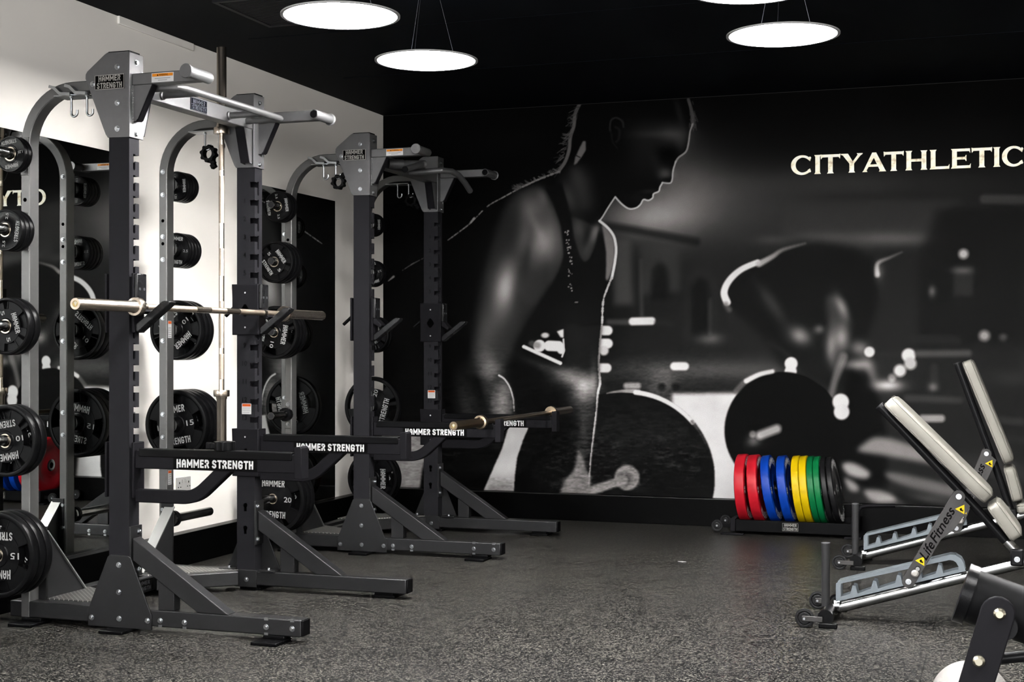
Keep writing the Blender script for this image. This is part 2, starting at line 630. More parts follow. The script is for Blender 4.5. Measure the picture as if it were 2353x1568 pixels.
# double power socket low on the cream wall
so = thing('power_socket', 'white double power socket low on the cream wall behind the front rack', 'socket', (WX, 7.11, 0.453))
part('face_plate', MB().box(0, 0.010, -0.073, 0.073, -0.043, 0.043), mat('white_socket_plastic', (0.8, 0.79, 0.76, 1), 0.35), so, bevel=0.003)
for sy in (-1, 1):
    part('switch', MB().box(0.010, 0.015, sy * 0.017 - 0.007, sy * 0.017 + 0.007, 0.012, 0.030), MATS['white_socket_plastic'], so, bevel=0.001)
    sk = MB()
    sk.box(0.0101, 0.0106, sy * 0.048 - 0.004, sy * 0.048 + 0.004, 0.006, 0.018)
    sk.box(0.0101, 0.0106, sy * 0.048 - 0.016, sy * 0.048 - 0.008, -0.016, -0.010)
    sk.box(0.0101, 0.0106, sy * 0.048 + 0.008, sy * 0.048 + 0.016, -0.016, -0.010)
    part('pin_hole', sk, M_HOLE, so)

# mirrors
M_MIR = mat('mirror_glass', (0.74, 0.76, 0.745, 1), 0.0, 1.0, k=1.0)
M_MIR.node_tree.nodes['Principled BSDF'].inputs['Base Color'].default_value = (0.74, 0.76, 0.745, 1)
M_MEDGE = mat('mirror_edge', (0.05, 0.07, 0.06, 1), 0.2)
for (y0, y1, lab) in ((4.10, 6.53, 'tall frameless wall mirror behind the front rack, reflecting the mural lettering'),
                      (7.93, 9.07, 'tall frameless wall mirror behind the back rack, near the mural corner')):
    mi = thing('wall_mirror', lab, 'mirror', (WX, y0, 0.187))
    part('backing', MB().box(0.0, 0.004, 0, y1 - y0, 0, 2.093), M_MEDGE, mi)
    part('glass', MB().box(0.004, 0.007, 0, y1 - y0, 0, 2.093), M_MIR, mi)


# ------------------------------------------------------------------ the mural (print laid on a fine grid by colour attribute)
def build_mural():
    X0, Y0, X1, Y1 = 850, 190, 2400, 1210     # the photographed patch of the wall the print fills
    W, H = X1 - X0, Y1 - Y0
    yy, xx = np.mgrid[Y0:Y1, X0:X1].astype(np.float32)
    img = np.full((H, W), 10.0, np.float32)
    ca, sa = math.cos(YAW), math.sin(YAW)

    def blur1(a, r, ax):
        r = int(max(1, r))
        pad = [(0, 0), (0, 0)]
        pad[ax] = (r + 1, r)
        c = np.cumsum(np.pad(a, pad, mode='edge'), axis=ax, dtype=np.float64)
        n = 2 * r + 1
        if ax == 0:
            return ((c[n:] - c[:-n]) / n).astype(np.float32)
        return ((c[:, n:] - c[:, :-n]) / n).astype(np.float32)

    def blur(a, s):
        for _ in range(2):
            a = blur1(blur1(a, s, 0), s, 1)
        return a

    def smooth(pts, closed=True, n=6):
        P = [np.array(p, float) for p in pts]
        out = []
        m = len(P)
        for i in range(m if closed else m - 1):
            g = (lambda k: P[k % m]) if closed else (lambda k: P[min(max(k, 0), m - 1)])
            p0, p1, p2, p3 = g(i - 1), g(i), g(i + 1), g(i + 2)
            for k in range(n):
                t = k / n
                out.append(0.5 * ((2 * p1) + (-p0 + p2) * t + (2 * p0 - 5 * p1 + 4 * p2 - p3) * t * t + (-p0 + 3 * p1 - 3 * p2 + p3) * t ** 3))
        if not closed:
            out.append(P[-1])
        return out

    def mask(pts, s=1, cur=True):
        q = smooth(pts) if cur else [np.array(p, float) for p in pts]
        a = np.array(q)
        pad = int(s * 4 + 4)
        x0 = int(max(X0, a[:, 0].min() - pad)) - X0
        x1 = int(min(X1, a[:, 0].max() + pad)) - X0
        y0 = int(max(Y0, a[:, 1].min() - pad)) - Y0
        y1 = int(min(Y1, a[:, 1].max() + pad)) - Y0
        if x1 <= x0 or y1 <= y0:
            return None
        gx, gy = xx[y0:y1, x0:x1], yy[y0:y1, x0:x1]
        ins = np.zeros(gx.shape, bool)
        for i in range(len(q)):
            ax, ay = q[i]
            bx, by = q[(i + 1) % len(q)]
            if ay == by:
                continue
            c = ((ay > gy) != (by > gy)) & (gx < (bx - ax) * (gy - ay) / (by - ay) + ax)
            ins ^= c
        return (y0, y1, x0, x1, blur(ins.astype(np.float32), s))

    def poly(pts, val, s=1, cur=True, op=1.0):
        r = mask(pts, s, cur)
        if r is None:
            return
        y0, y1, x0, x1, m = r
        m = m * op
        img[y0:y1, x0:x1] = img[y0:y1, x0:x1] * (1 - m) + val * m

    def region(x, y, rx, ry):
        x0 = int(max(0, x - rx - X0))
        x1 = int(min(W, x + rx - X0))
        y0 = int(max(0, y - ry - Y0))
        y1 = int(min(H, y + ry - Y0))
        return y0, y1, x0, x1

    def blob(x, y, sx, sy, amp, ang=0.0):
        R = 3.2 * max(sx, sy)
        y0, y1, x0, x1 = region(x, y, R, R)
        if x1 <= x0 or y1 <= y0:
            return
        dx, dy = xx[y0:y1, x0:x1] - x, yy[y0:y1, x0:x1] - y
        c, s_ = math.cos(math.radians(ang)), math.sin(math.radians(ang))
        u, v = dx * c + dy * s_, -dx * s_ + dy * c
        img[y0:y1, x0:x1] += amp * np.exp(-0.5 * ((u / sx) ** 2 + (v / sy) ** 2))

    def disc(x, y, r, val, s=1.5, op=1.0, ry=None):
        ry = ry or r
        y0, y1, x0, x1 = region(x, y, r + 3 * s + 3, ry + 3 * s + 3)
        if x1 <= x0 or y1 <= y0:
            return
        d = (np.hypot((xx[y0:y1, x0:x1] - x) / r, (yy[y0:y1, x0:x1] - y) / ry) - 1) * min(r, ry)
        m = np.clip(0.5 - d / (2 * s), 0, 1) * op
        img[y0:y1, x0:x1] = img[y0:y1, x0:x1] * (1 - m) + val * m

    def line(pts, w0, val, w1=None, s=0.8, cur=True, dots=0.0, op=1.0, op1=None):
        q = smooth(pts, False, 26 if dots else 6) if cur else [np.array(p, float) for p in pts]
        w1 = w0 if w1 is None else w1
        op1 = op if op1 is None else op1
        n = len(q) - 1
        acc = None
        a = np.array(q)
        R = max(w0, w1) + 4
        y0, y1, x0, x1 = region((a[:, 0].min() + a[:, 0].max()) / 2, (a[:, 1].min() + a[:, 1].max()) / 2,
                                (a[:, 0].max() - a[:, 0].min()) / 2 + R + 2, (a[:, 1].max() - a[:, 1].min()) / 2 + R + 2)
        if x1 <= x0 or y1 <= y0:
            return
        acc = np.zeros((y1 - y0, x1 - x0), np.float32)
        for i in range(n):
            p, e = q[i], q[i + 1]
            t = i / max(1, n - 1)
            ww = w0 + (w1 - w0) * t
            oo = op + (op1 - op) * t
            if dots and random.random() < dots:
                continue
            if dots:
                ww *= random.uniform(0.5, 1.3)
            bx0, bx1 = min(p[0], e[0]) - ww - 3, max(p[0], e[0]) + ww + 3
            by0, by1 = min(p[1], e[1]) - ww - 3, max(p[1], e[1]) + ww + 3
            ix0, ix1 = int(max(0, bx0 - X0 - x0)), int(min(x1 - x0, bx1 - X0 - x0 + 1))
            iy0, iy1 = int(max(0, by0 - Y0 - y0)), int(min(y1 - y0, by1 - Y0 - y0 + 1))
            if ix1 <= ix0 or iy1 <= iy0:
                continue
            gx = xx[y0 + iy0:y0 + iy1, x0 + ix0:x0 + ix1]
            gy = yy[y0 + iy0:y0 + iy1, x0 + ix0:x0 + ix1]
            d = e - p
            L2 = float(d @ d) + 1e-6
            tt = np.clip(((gx - p[0]) * d[0] + (gy - p[1]) * d[1]) / L2, 0, 1)
            dist = np.hypot(gx - p[0] - tt * d[0], gy - p[1] - tt * d[1])
            m = np.clip(0.5 + (ww / 2 - dist) / (2 * s), 0, 1) * oo
            sub = acc[iy0:iy1, ix0:ix1]
            np.maximum(sub, m, out=sub)
        img[y0:y1, x0:x1] = img[y0:y1, x0:x1] * (1 - acc) + val * acc

    def fnoise(cell, seed, cy=None):
        rs = np.random.RandomState(seed)
        cy = cy or cell
        gw, gh = W // cell + 3, H // cy + 3
        g = rs.rand(gh, gw).astype(np.float32)
        fx, fy = (xx - X0) / cell, (yy - Y0) / cy
        ix, iy = fx.astype(int), fy.astype(int)
        tx, ty = fx - ix, fy - iy
        tx, ty = tx * tx * (3 - 2 * tx), ty * ty * (3 - 2 * ty)
        return (g[iy, ix] * (1 - tx) * (1 - ty) + g[iy, ix + 1] * tx * (1 - ty) + g[iy + 1, ix] * (1 - tx) * ty + g[iy + 1, ix + 1] * tx * ty)

    N1 = (fnoise(60, 1) + 0.6 * fnoise(22, 2) + 0.4 * fnoise(8, 3)) / 2.0
    N2 = (fnoise(14, 5, 4) + 0.8 * fnoise(5, 6, 2)) / 1.8

    # background of the printed hall
    k = np.clip((xx - 1330) / 120, 0, 1) * np.clip((yy - 235) / 170, 0, 1)
    img += k * 24
    img += np.clip((xx - 1500) / 300, 0, 1) * np.clip((yy - 330) / 150, 0, 1) * 8
    blob(1470, 500, 75, 30, 85)
    blob(1540, 480, 75, 55, 55)
    blob(1600, 420, 70, 60, 34)
    blob(1700, 470, 130, 60, 26)
    blob(1560, 350, 45, 60, 20)
    blob(1950, 420, 170, 22, 22)
    poly([(1790, 465), (2080, 458), (2215, 460), (2170, 490), (2140, 562), (1990, 574), (1880, 548), (1800, 540)], 66, 8, False, 0.75)
    blob(2050, 548, 70, 11, 38)
    blob(1890, 545, 60, 9, 18)
    blob(1770, 552, 30, 8, 22)
    disc(1821, 511, 10, 62, 3, 0.7)
    line([(2262, 458), (2360, 460)], 22, 72, s=5, cur=False)
    poly([(2150, 480), (2360, 475), (2360, 800), (2110, 800), (2110, 600)], 26, 10, False, 0.6)
    # arches and windows
    line([(1380, 518), (1450, 528), (1600, 556)], 18, 26, s=6, op=0.7)
    poly([(1412, 545), (1450, 550), (1456, 700), (1410, 702)], 82, 7, False, 0.8)
    poly([(1472, 550), (1560, 565), (1565, 670), (1470, 680)], 66, 7, False, 0.75)
    poly([(1497, 690), (1499, 620), (1513, 604), (1530, 610), (1538, 640), (1538, 690)], 24, 6, False, 0.9)
    poly([(1575, 780), (1575, 640), (1600, 614), (1640, 625), (1650, 680), (1650, 780)], 48, 7, False, 0.7)
    poly([(1588, 780), (1588, 660), (1606, 636), (1628, 645), (1634, 690), (1634, 780)], 24, 6, False, 0.9)
    line([(1473, 600), (1475, 725)], 9, 70, s=4, op=0.7)
    line([(1632, 690), (1632, 765)], 10, 62, s=4, op=0.7)
    blob(1632, 779, 20, 9, 55)
    line([(1400, 740), (1450, 741)], 13, 90, s=4, op=0.6, cur=False)
    line([(1454, 739), (1498, 738)], 18, 238, s=2.5, cur=False)
    line([(1510, 741), (1545, 745)], 12, 45, s=4, op=0.6, cur=False)
    blob(1560, 850, 200, 18, 26)
    blob(1700, 850, 120, 16, 22)
    line([(1550, 842), (1574, 842)], 19, 238, s=2.5, cur=False)
    blob(1520, 880, 26, 26, 46)
    disc(1521, 890, 9, 18, 4, 0.8)
    disc(1553, 890, 9, 18, 4, 0.8)
    line([(1440, 887), (1466, 887)], 14, 170, s=3.5, cur=False)
    line([(1388, 760), (1397, 760)], 22, 238, s=2, cur=False)
    line([(1386, 790), (1397, 790)], 23, 238, s=2, cur=False)
    disc(1388, 806, 11, 215, 2.5)
    line([(1380, 846), (1395, 846)], 21, 236, s=2, cur=False)
    # pale floor
    poly([(1545, 905), (1700, 903), (1700, 960), (1720, 1160), (1540, 1160)], 236, 4, False)
    # woman
    prof = [(1583, 226), (1590, 250), (1596, 270), (1594, 290), (1586, 305), (1583, 325), (1577, 348), (1560, 363), (1553, 372), (1547, 392), (1545, 412), (1540, 421),
            (1522, 420), (1517, 430), (1514, 440), (1502, 446), (1500, 455), (1490, 461), (1479, 459), (1472, 470), (1462, 478), (1446, 480), (1430, 470), (1414, 453)]
    chest = [(1412, 455), (1398, 477), (1386, 497), (1378, 508), (1394, 521), (1406, 535), (1413, 550), (1416, 575), (1413, 605), (1406, 640)]
    down = [(1405, 645), (1396, 663), (1388, 685), (1385, 710), (1384, 740), (1381, 770), (1378, 800), (1376, 840), (1379, 880), (1375, 900), (1373, 930), (1367, 985), (1362, 1030), (1358, 1070), (1354, 1140)]
    body = prof + chest + down + [(850, 1140), (850, 190), (1583, 190)]
    poly(body, 11, 1, False)
    blob(1150, 330, 60, 20, 6)
    # upper arm and shoulder
    poly([(1178, 446), (1235, 428), (1262, 455), (1288, 505), (1297, 560), (1288, 610), (1262, 655), (1222, 720), (1195, 770), (1168, 830), (1155, 860), (1080, 860), (1092, 760), (1110, 640), (1130, 560), (1150, 500)], 52, 9, True, 0.9)
    poly([(1200, 452), (1238, 432), (1264, 462), (1286, 512), (1297, 570), (1287, 618), (1256, 664), (1218, 705), (1186, 650), (1188, 560), (1194, 500)], 62, 7, True, 0.75)
    poly([(1262, 480), (1280, 505), (1294, 560), (1288, 612), (1262, 650), (1262, 560)], 74, 5, True, 0.6)
    blob(1246, 560, 25, 32, 80)
    blob(1232, 520, 8, 30, 26, -25)
    blob(1215, 575, 7, 34, -20, 8)
    blob(1225, 475, 26, 24, 46)
    blob(1248, 450, 8, 16, 30, -20)
    blob(1262, 525, 16, 26, 18)
    blob(1205, 540, 12, 40, 26, 12)
    blob(1163, 655, 17, 38, 118, 8)
    blob(1156, 700, 22, 45, 26)
    blob(1120, 760, 18, 35, 30, 12)
    blob(1270, 620, 22, 25, -12)
    blob(1190, 640, 9, 60, -16, 10)
    blob(1128, 848, 16, 30, 66, -18)
    blob(1118, 905, 20, 40, 34, -22)
    blob(1098, 880, 8, 50, -26, -18)
    blob(1068, 915, 14, 40, 34, -14)
    blob(1110, 960, 60, 16, 12)
    # calf seen past the rack
    poly([(1146, 862), (1160, 873), (1174, 893), (1181, 920), (1179, 948), (1172, 975), (1132, 975), (1130, 905), (1136, 870)], 66, 3, True, 0.9)
    blob(1152, 935, 14, 26, 62)
    blob(1160, 900, 12, 18, 30)
    line([(1147, 863), (1160, 872), (1173, 893), (1181, 922)], 4, 225, 2.5)
    line([(1180, 915), (1182, 945)], 2.5, 170, dots=0.3)
    # neck, collar bones and neckline
    blob(1332, 425, 20, 26, 50)
    blob(1322, 395, 14, 16, 26)
    blob(1345, 470, 16, 20, 30)
    blob(1306, 455, 10, 30, 46, -20)
    blob(1400, 400, 50, 60, 8)
    poly([(1312, 500), (1335, 505), (1352, 512), (1368, 520), (1376, 520), (1374, 540), (1364, 575), (1353, 598), (1344, 604), (1334, 596), (1322, 565), (1316, 540)], 52, 3, True, 0.9)
    blob(1368, 533, 8, 18, 70, 20)
    blob(1330, 525, 10, 16, 36)
    blob(1345, 572, 12, 16, 22)
    blob(1350, 545, 6, 20, -22, 20)
    poly([(1384, 517), (1398, 528), (1411, 550), (1414, 578), (1411, 605), (1400, 640), (1391, 640), (1393, 590), (1388, 548)], 138, 2, True, 0.9)
    poly([(1254, 432), (1290, 420), (1303, 462), (1313, 505), (1318, 545), (1330, 585), (1344, 606), (1356, 600), (1369, 570), (1377, 530), (1382, 545), (1390, 575), (1392, 625), (1385, 700), (1384, 742), (1330, 745), (1240, 790), (1195, 800), (1230, 720), (1275, 650), (1297, 590), (1290, 520), (1275, 475)], 21, 2, False, 0.96)
    for (a, b) in ((1303, 535), (1306, 560), (1308, 575), (1312, 600), (1311, 628), (1310, 662)):
        for _ in range(7):
            disc(a + random.uniform(-5, 5), b + random.uniform(-9, 9), random.uniform(0.8, 1.8), 190, 0.8)
    line([(1322, 695), (1328, 695)], 2, 180, cur=False)
    # head
    blob(1548, 310, 26, 18, 54)
    blob(1480, 330, 28, 40, 18)
    blob(1500, 308, 40, 7, 20)
    blob(1566, 335, 10, 22, 24)
    blob(1505, 300, 50, 22, 14)
    blob(1480, 380, 30, 34, 12)
    blob(1530, 400, 12, 11, 74)
    blob(1533, 412, 8, 4, -30)
    blob(1508, 375, 10, 26, 16, -20)
    blob(1494, 440, 15, 3.5, 26)
    blob(1470, 455, 18, 8, 14)
    blob(1530, 350, 22, 10, -12)
    blob(1560, 255, 6, 22, 26, -15)
    line([(1402, 300), (1404, 278), (1417, 271), (1431, 280), (1433, 292)], 4, 60, s=1.5, op=0.9)
    line([(1404, 300), (1408, 325), (1418, 340)], 3, 42, s=1.5, op=0.8)
    line([(1414, 292), (1424, 300), (1422, 320), (1416, 326)], 5, 46, s=2, op=0.8)
    # rim light
    line([(1582, 229), (1587, 246), (1592, 268), (1592, 288)], 7, 105, 8, s=1, cur=True)
    for _ in range(26):
        x = random.uniform(1585, 1597)
        y = random.uniform(232, 296)
        line([(x, y), (x + random.uniform(-2, 8), y + random.uniform(4, 20))], 1.3, 95, s=0.6, cur=False)
    line([(1592, 285), (1586, 303), (1583, 325), (1577, 348), (1560, 362), (1553, 372)], 3.2, 175, 4.5)
    line([(1553, 372), (1547, 392), (1545, 412), (1540, 421), (1522, 420)], 3.5, 215)
    line([(1523, 420), (1517, 430), (1514, 440), (1502, 446), (1500, 455), (1490, 461), (1479, 459), (1472, 470), (1462, 478), (1446, 480), (1430, 470), (1414, 453)], 3.5, 235)
    line([(1414, 453), (1398, 477), (1386, 497), (1378, 508)], 3.5, 215)
    line(chest[3:], 6, 240, 6)
    line([(1406, 638), (1396, 662)], 4, 200, dots=0.2)
    line(down[1:], 4.5, 215, 4.5, dots=0.22)
    line(down[7:], 3, 190, 6, dots=0.1)
    # hair at the back
    line([(1333, 238), (1322, 262), (1319, 290), (1311, 315), (1308, 345), (1299, 372), (1285, 392)], 8, 122, 8, s=1.2)
    for _ in range(70):
        t = random.random()
        bx = 1330 - 45 * t + random.uniform(-5, 4)
        by = 245 + 150 * t
        line([(bx, by), (bx - random.uniform(3, 20), by + random.uniform(-4, 18))], 1.2, random.uniform(70, 130), s=0.6, cur=False)
    for _ in range(60):
        t = random.random()
        bx = 1285 - 100 * t
        by = 393 + 45 * t
        line([(bx, by), (bx - random.uniform(4, 16), by + random.uniform(-9, 5))], 1.3, random.uniform(80, 150), s=0.6, cur=False)
    line([(1285, 395), (1240, 412), (1200, 430)], 4, 150, dots=0.2)
    poly([(1346, 325), (1347, 345), (1338, 360), (1326, 376), (1319, 380), (1322, 362), (1333, 338), (1340, 325)], 142, 1, False)
    line([(1325, 358), (1333, 362)], 2, 20, cur=False)
    line([(1185, 438), (1160, 452), (1120, 475), (1085, 510), (1060, 530), (1030, 552)], 2.6, 165, dots=0.42)
    line([(1090, 502), (1082, 512)], 4, 180, dots=0.2)
    line([(985, 588), (950, 606), (925, 622)], 2.0, 120, dots=0.35)
    line([(905, 636), (893, 646)], 5, 160, 2)
    # torso, arm in front and the gap with bokeh
    poly([(1300, 750), (1384, 745), (1378, 800), (1376, 880), (1352, 880), (1320, 850), (1300, 830)], 30, 5, False, 0.8)
    poly([(1203, 796), (1262, 772), (1297, 757), (1297, 775), (1296, 838), (1280, 832)], 12, 1, False)
    disc(1240, 795, 14, 238, 1.5)
    line([(1222, 790), (1236, 794)], 14, 110, s=3, op=0.6, cur=False)
    line([(1262, 795), (1284, 796)], 24, 238, s=1.5, cur=False)
    disc(1290, 805, 9, 236, 1.5)
    disc(1253, 771, 9, 220, 2, ry=6)
    poly([(1280, 762), (1296, 756), (1295, 777), (1288, 775)], 236, 1, False)
    line([(1295, 780), (1296, 805), (1292, 820)], 4, 225)
    line([(1204, 797), (1288, 835)], 8, 238, s=1, cur=False)
    blob(1245, 842, 40, 8, 26, 22)
    blob(1325, 770, 30, 40, 10)
    # knee and shin
    blob(1315, 868, 32, 14, 95, 22)
    blob(1345, 893, 16, 20, 115, 40)
    blob(1338, 910, 26, 30, 40)
    blob(1290, 870, 26, 14, 22)
    blob(1345, 990, 14, 50, 42)
    blob(1365, 880, 6, 40, 40)
    # white wedge between the legs, grey wedge further left
    poly([(1172, 965), (1222, 965), (1202, 1013), (1189, 1052), (1184, 1090), (1181, 1140), (1106, 1140), (1134, 1076), (1154, 1031), (1166, 990)], 226, 1, False)
    blob(1150, 1122, 40, 14, -70)
    poly([(880, 985), (983, 985), (981, 1040), (971, 1078), (963, 1140), (870, 1140)], 172, 2, False)
    # barbell plate in front, its bar and the hand
    a = [(1440 + 203 * math.cos(t), 1100 - 203 * math.sin(t)) for t in np.linspace(math.radians(108), math.radians(-14), 40)]
    poly(a + [(1352, 1150), (1358, 1070), (1362, 1030), (1371, 960), (1376, 905)], 17, 1, False)
    arc = lambda d0, d1, r, cx=1440, cy=1100: [(cx + r * math.cos(math.radians(d)), cy - r * math.sin(math.radians(d))) for d in np.linspace(d0, d1, 14)]
    line(arc(103, 82, 201), 3, 190, 10, s=1, op=0.5, op1=1)
    line(arc(84, 40, 199), 11, 240, 9, s=1.2)
    line(arc(41, 20, 199), 7, 90, 3, s=2, op=0.8, op1=0.2)
    blob(1440, 985, 70, 50, 8)
    blob(1520, 1000, 70, 40, 8)
    poly([(1328, 1030), (1343, 1058), (1347, 1078), (1357, 1095), (1358, 1145), (1283, 1145), (1297, 1105), (1318, 1082), (1325, 1058)], 150, 3, False, 0.85)
    disc(1441, 1098, 29, 128, 3)
    disc(1437, 1100, 16, 60, 5, 0.6)
    disc(1432, 1103, 9, 150, 4, 0.8)
    line([(1358, 1128), (1432, 1104)], 20, 138, s=3, cur=False)
    # bending man and second plate
    poly([(1668, 700), (1672, 650), (1700, 618), (1760, 590), (1850, 560), (1960, 572), (2012, 600), (2020, 690), (1985, 800), (1940, 900), (1800, 850), (1740, 760)], 23, 8, False, 0.75)
    line([(1671, 695), (1664, 672), (1676, 645), (1703, 620), (1741, 603)], 17, 240, 13, s=2)
    line([(1744, 607), (1775, 590), (1800, 574), (1850, 560)], 14, 200, 5, s=3, op=0.9, op1=0.3)
    line([(1668, 700), (1676, 712)], 12, 110, s=4, op=0.7, cur=False)
    line([(2016, 632), (2017, 606), (2045, 592), (2072, 580)], 12, 190, 3, s=3, op=0.85, op1=0.3)
    blob(2020, 625, 8, 14, 55)
    disc(2214, 584, 11, 205, 5)
    poly([(2192, 612), (2236, 612), (2236, 682), (2192, 682)], 62, 5, False, 0.7)
    blob(2213, 622, 18, 6, 45)
    blob(2142, 670, 6, 9, 70)
    blob(1775, 700, 10, 34, 32, -35)
    poly([(1899, 684), (1920, 682), (1940, 700), (1948, 740), (1944, 800), (1925, 860), (1905, 830), (1905, 760)], 74, 7, True, 0.8)
    blob(1935, 705, 8, 22, 75, -25)
    blob(1935, 775, 12, 18, 80)
    blob(1908, 795, 9, 24, 70)
    blob(1838, 772, 18, 13, 105, 30)
    blob(1882, 757, 8, 7, 70)
    line([(1770, 790), (1810, 815), (1835, 850)], 12, 50, s=5, op=0.6)
    line([(1938, 820), (1920, 870), (1910, 910)], 18, 118, 14, s=5, op=0.85)
    blob(1975, 800, 14, 12, 90)
    blob(1970, 838, 20, 9, 100)
    blob(2000, 850, 9, 22, 60, -20)
    disc(1998, 809, 12, 232, 2.5)
    disc(1818, 836, 15, 240, 2)
    disc(1817, 854, 14, 240, 2)
    disc(1800, 990, 135, 15, 2)
    poly([(1925, 960), (1950, 850), (1990, 860), (2020, 920), (2040, 1000), (2040, 1120), (1900, 1120)], 15, 6, False, 0.9)
    line([(1692, 899), (1715, 875), (1745, 860), (1777, 853)], 13, 120, 9, s=3, op=0.6, op1=1)
    line([(1715, 876), (1745, 861), (1775, 854)], 11, 238, 9, s=2)
    disc(1932, 924, 19, 238, 2.5)
    disc(1934, 947, 18, 232, 2.5)
    line([(1748, 1000), (1785, 986)], 20, 175, s=5, cur=False)
    disc(1730, 998, 8, 110, 3)
    blob(1732, 1014, 11, 9, 85)
    disc(1942, 980, 0.1, 15, 1)
    disc(2088, 817, 16, 238, 3)
    disc(2092, 836, 14, 205, 4)
    disc(2068, 852, 14, 225, 4)
    disc(2050, 868, 9, 130, 4)
    blob(2040, 886, 22, 9, 175)
    line([(2110, 813), (2225, 812)], 15, 92, s=5, cur=False, op=0.8)
    line([(2020, 815), (2060, 815)], 13, 50, s=5, cur=False, op=0.7)
    line([(2100, 780), (2200, 782)], 22, 48, s=6, cur=False, op=0.7)
    disc(2262, 772, 12, 165, 6)
    disc(2305, 776, 9, 75, 5)
    poly([(2245, 790), (2340, 790), (2340, 850), (2245, 850)], 40, 8, False, 0.6)
    line([(2147, 845), (2148, 890)], 18, 58, s=5, cur=False, op=0.8)
    blob(2143, 890, 8, 7, 60)
    line([(2085, 915), (2205, 920)], 16, 72, s=5, cur=False, op=0.7)
    line([(2120, 962), (2163, 962)], 17, 165, s=4, cur=False)
    line([(2290, 965), (2360, 970)], 16, 60, s=5, cur=False)
    line([(2300, 1005), (2360, 1015)], 16, 50, s=5, cur=False)
    blob(2325, 870, 30, 12, 14)
    # pale streaks low on the right
    poly([(1972, 1032), (2010, 1005), (2060, 1012), (2120, 1035), (2170, 1070), (2050, 1050), (1985, 1040)], 150, 6, True, 0.95)
    poly([(1935, 1068), (1960, 1064), (1998, 1085), (1990, 1100), (1950, 1092)], 172, 5, True)
    poly([(1940, 1098), (1968, 1112), (1972, 1130), (1950, 1125)], 170, 5, True)
    poly([(1985, 1128), (2030, 1130), (2060, 1150), (2010, 1155)], 150, 5, True)
    poly([(2035, 1086), (2100, 1095), (2240, 1130), (2230, 1145), (2120, 1128), (2050, 1105)], 118, 6, True, 0.9)
    poly([(2200, 1040), (2360, 1070), (2360, 1110), (2240, 1080)], 60, 8, True, 0.7)
    blob(2100, 1150, 60, 10, 40)
    poly([(2055, 1130), (2150, 1160), (2300, 1200), (2120, 1180)], 14, 6, True, 0.7)
    # worn ink: blotches on lower half of the print
    low = np.clip((yy - 760) / 200, 0, 1) * np.clip((1760 - xx) / 200, 0, 1)
    img += low * (N2 - 0.5) * 52 * np.clip(img / 80 + 0.3, 0, 1.3) * (img < 210)
    img += (N1 - 0.5) * 0.10 * img
    blot = np.clip((N2 * N1 - 0.30) * 6, 0, 1) * np.clip((yy - 960) / 100, 0, 1) * np.clip((1650 - xx) / 50, 0, 1)
    img += blot * 20 * (img < 60)
    # the print fades to black along its upper edge
    img = 255.0 * (np.clip(img, 0, 255) / 255.0) ** 1.13
    img *= np.clip(0.8 + (yy - 225) / 300, 0.5, 1.0)
    img[yy < 224 + (1554 - xx) * 0.05] = 5
    np.clip(img, 3, 242, out=img)
    # sample onto the wall grid
    gx = np.arange(WX + 0.001, 4.96, 0.005)
    gz = np.arange(0.186, RH - 0.001, 0.005)
    GX, GZ = np.meshgrid(gx, gz)
    dx, dy, dz = GX - CAM[0], RY1 - CAM[1], GZ - CAM[2]
    dep = -dx * sa + dy * ca
    u = PPX + FPX * (dx * ca + dy * sa) / dep
    v = PPY - FPX * dz / dep
    fx = np.clip(u - X0, 0, W - 1.001)
    fy = np.clip(v - Y0, 0, H - 1.001)
    ix, iy = fx.astype(int), fy.astype(int)
    tx, ty = fx - ix, fy - iy
    val = img[iy, ix] * (1 - tx) * (1 - ty) + img[iy, ix + 1] * tx * (1 - ty) + img[iy + 1, ix] * (1 - tx) * ty + img[iy + 1, ix + 1] * tx * ty
    c = val / 255.0
    linv = np.where(c <= 0.04045, c / 12.92, ((c + 0.055) / 1.055) ** 2.4)
    gain = 0.47
    base = np.clip(linv * gain, 0, 0.9)
    warm = np.clip((val - 20) / 90, 0, 1) * np.clip((245 - val) / 120, 0, 1)
    col = np.ones(GX.shape + (4,), np.float32)
    col[..., 0] = base * (1 + 0.03 * warm)
    col[..., 1] = base * (1 - 0.025 * warm)
    col[..., 2] = base * (1 - 0.05 * warm)
    nz, nx = GX.shape
    me = bpy.data.meshes.new('mural_print')
    nv = nx * nz
    co = np.zeros((nv, 3), np.float32)
    co[:, 0] = GX.ravel()
    co[:, 2] = GZ.ravel()
    me.vertices.add(nv)
    me.vertices.foreach_set('co', co.ravel())
    idx = np.arange(nv).reshape(nz, nx)
    q = np.stack([idx[:-1, :-1], idx[:-1, 1:], idx[1:, 1:], idx[1:, :-1]], -1).reshape(-1, 4)
    nf = len(q)
    me.loops.add(nf * 4)
    me.loops.foreach_set('vertex_index', q.ravel().astype(np.int32))
    me.polygons.add(nf)
    me.polygons.foreach_set('loop_start', (np.arange(nf) * 4).astype(np.int32))
    me.update(calc_edges=True)
    at = me.color_attributes.new('print', 'FLOAT_COLOR', 'POINT')
    at.data.foreach_set('color', col.reshape(-1))
    me.materials.append(mural_mat())
    return me


mural = thing('wall_mural', 'huge dark photographic mural of an athlete bending over a barbell, covering the back wall', 'mural', (0, RY1 - 0.0045, 0))
o = bpy.data.objects.new('printed_sheet', build_mural())
C.objects.link(o)
o.parent = mural
o2 = part('backing', MB().box(WX + 0.001, 4.955, 0.0005, 0.0045, 0.19, RH - 0.001), M_DARKW, mural)

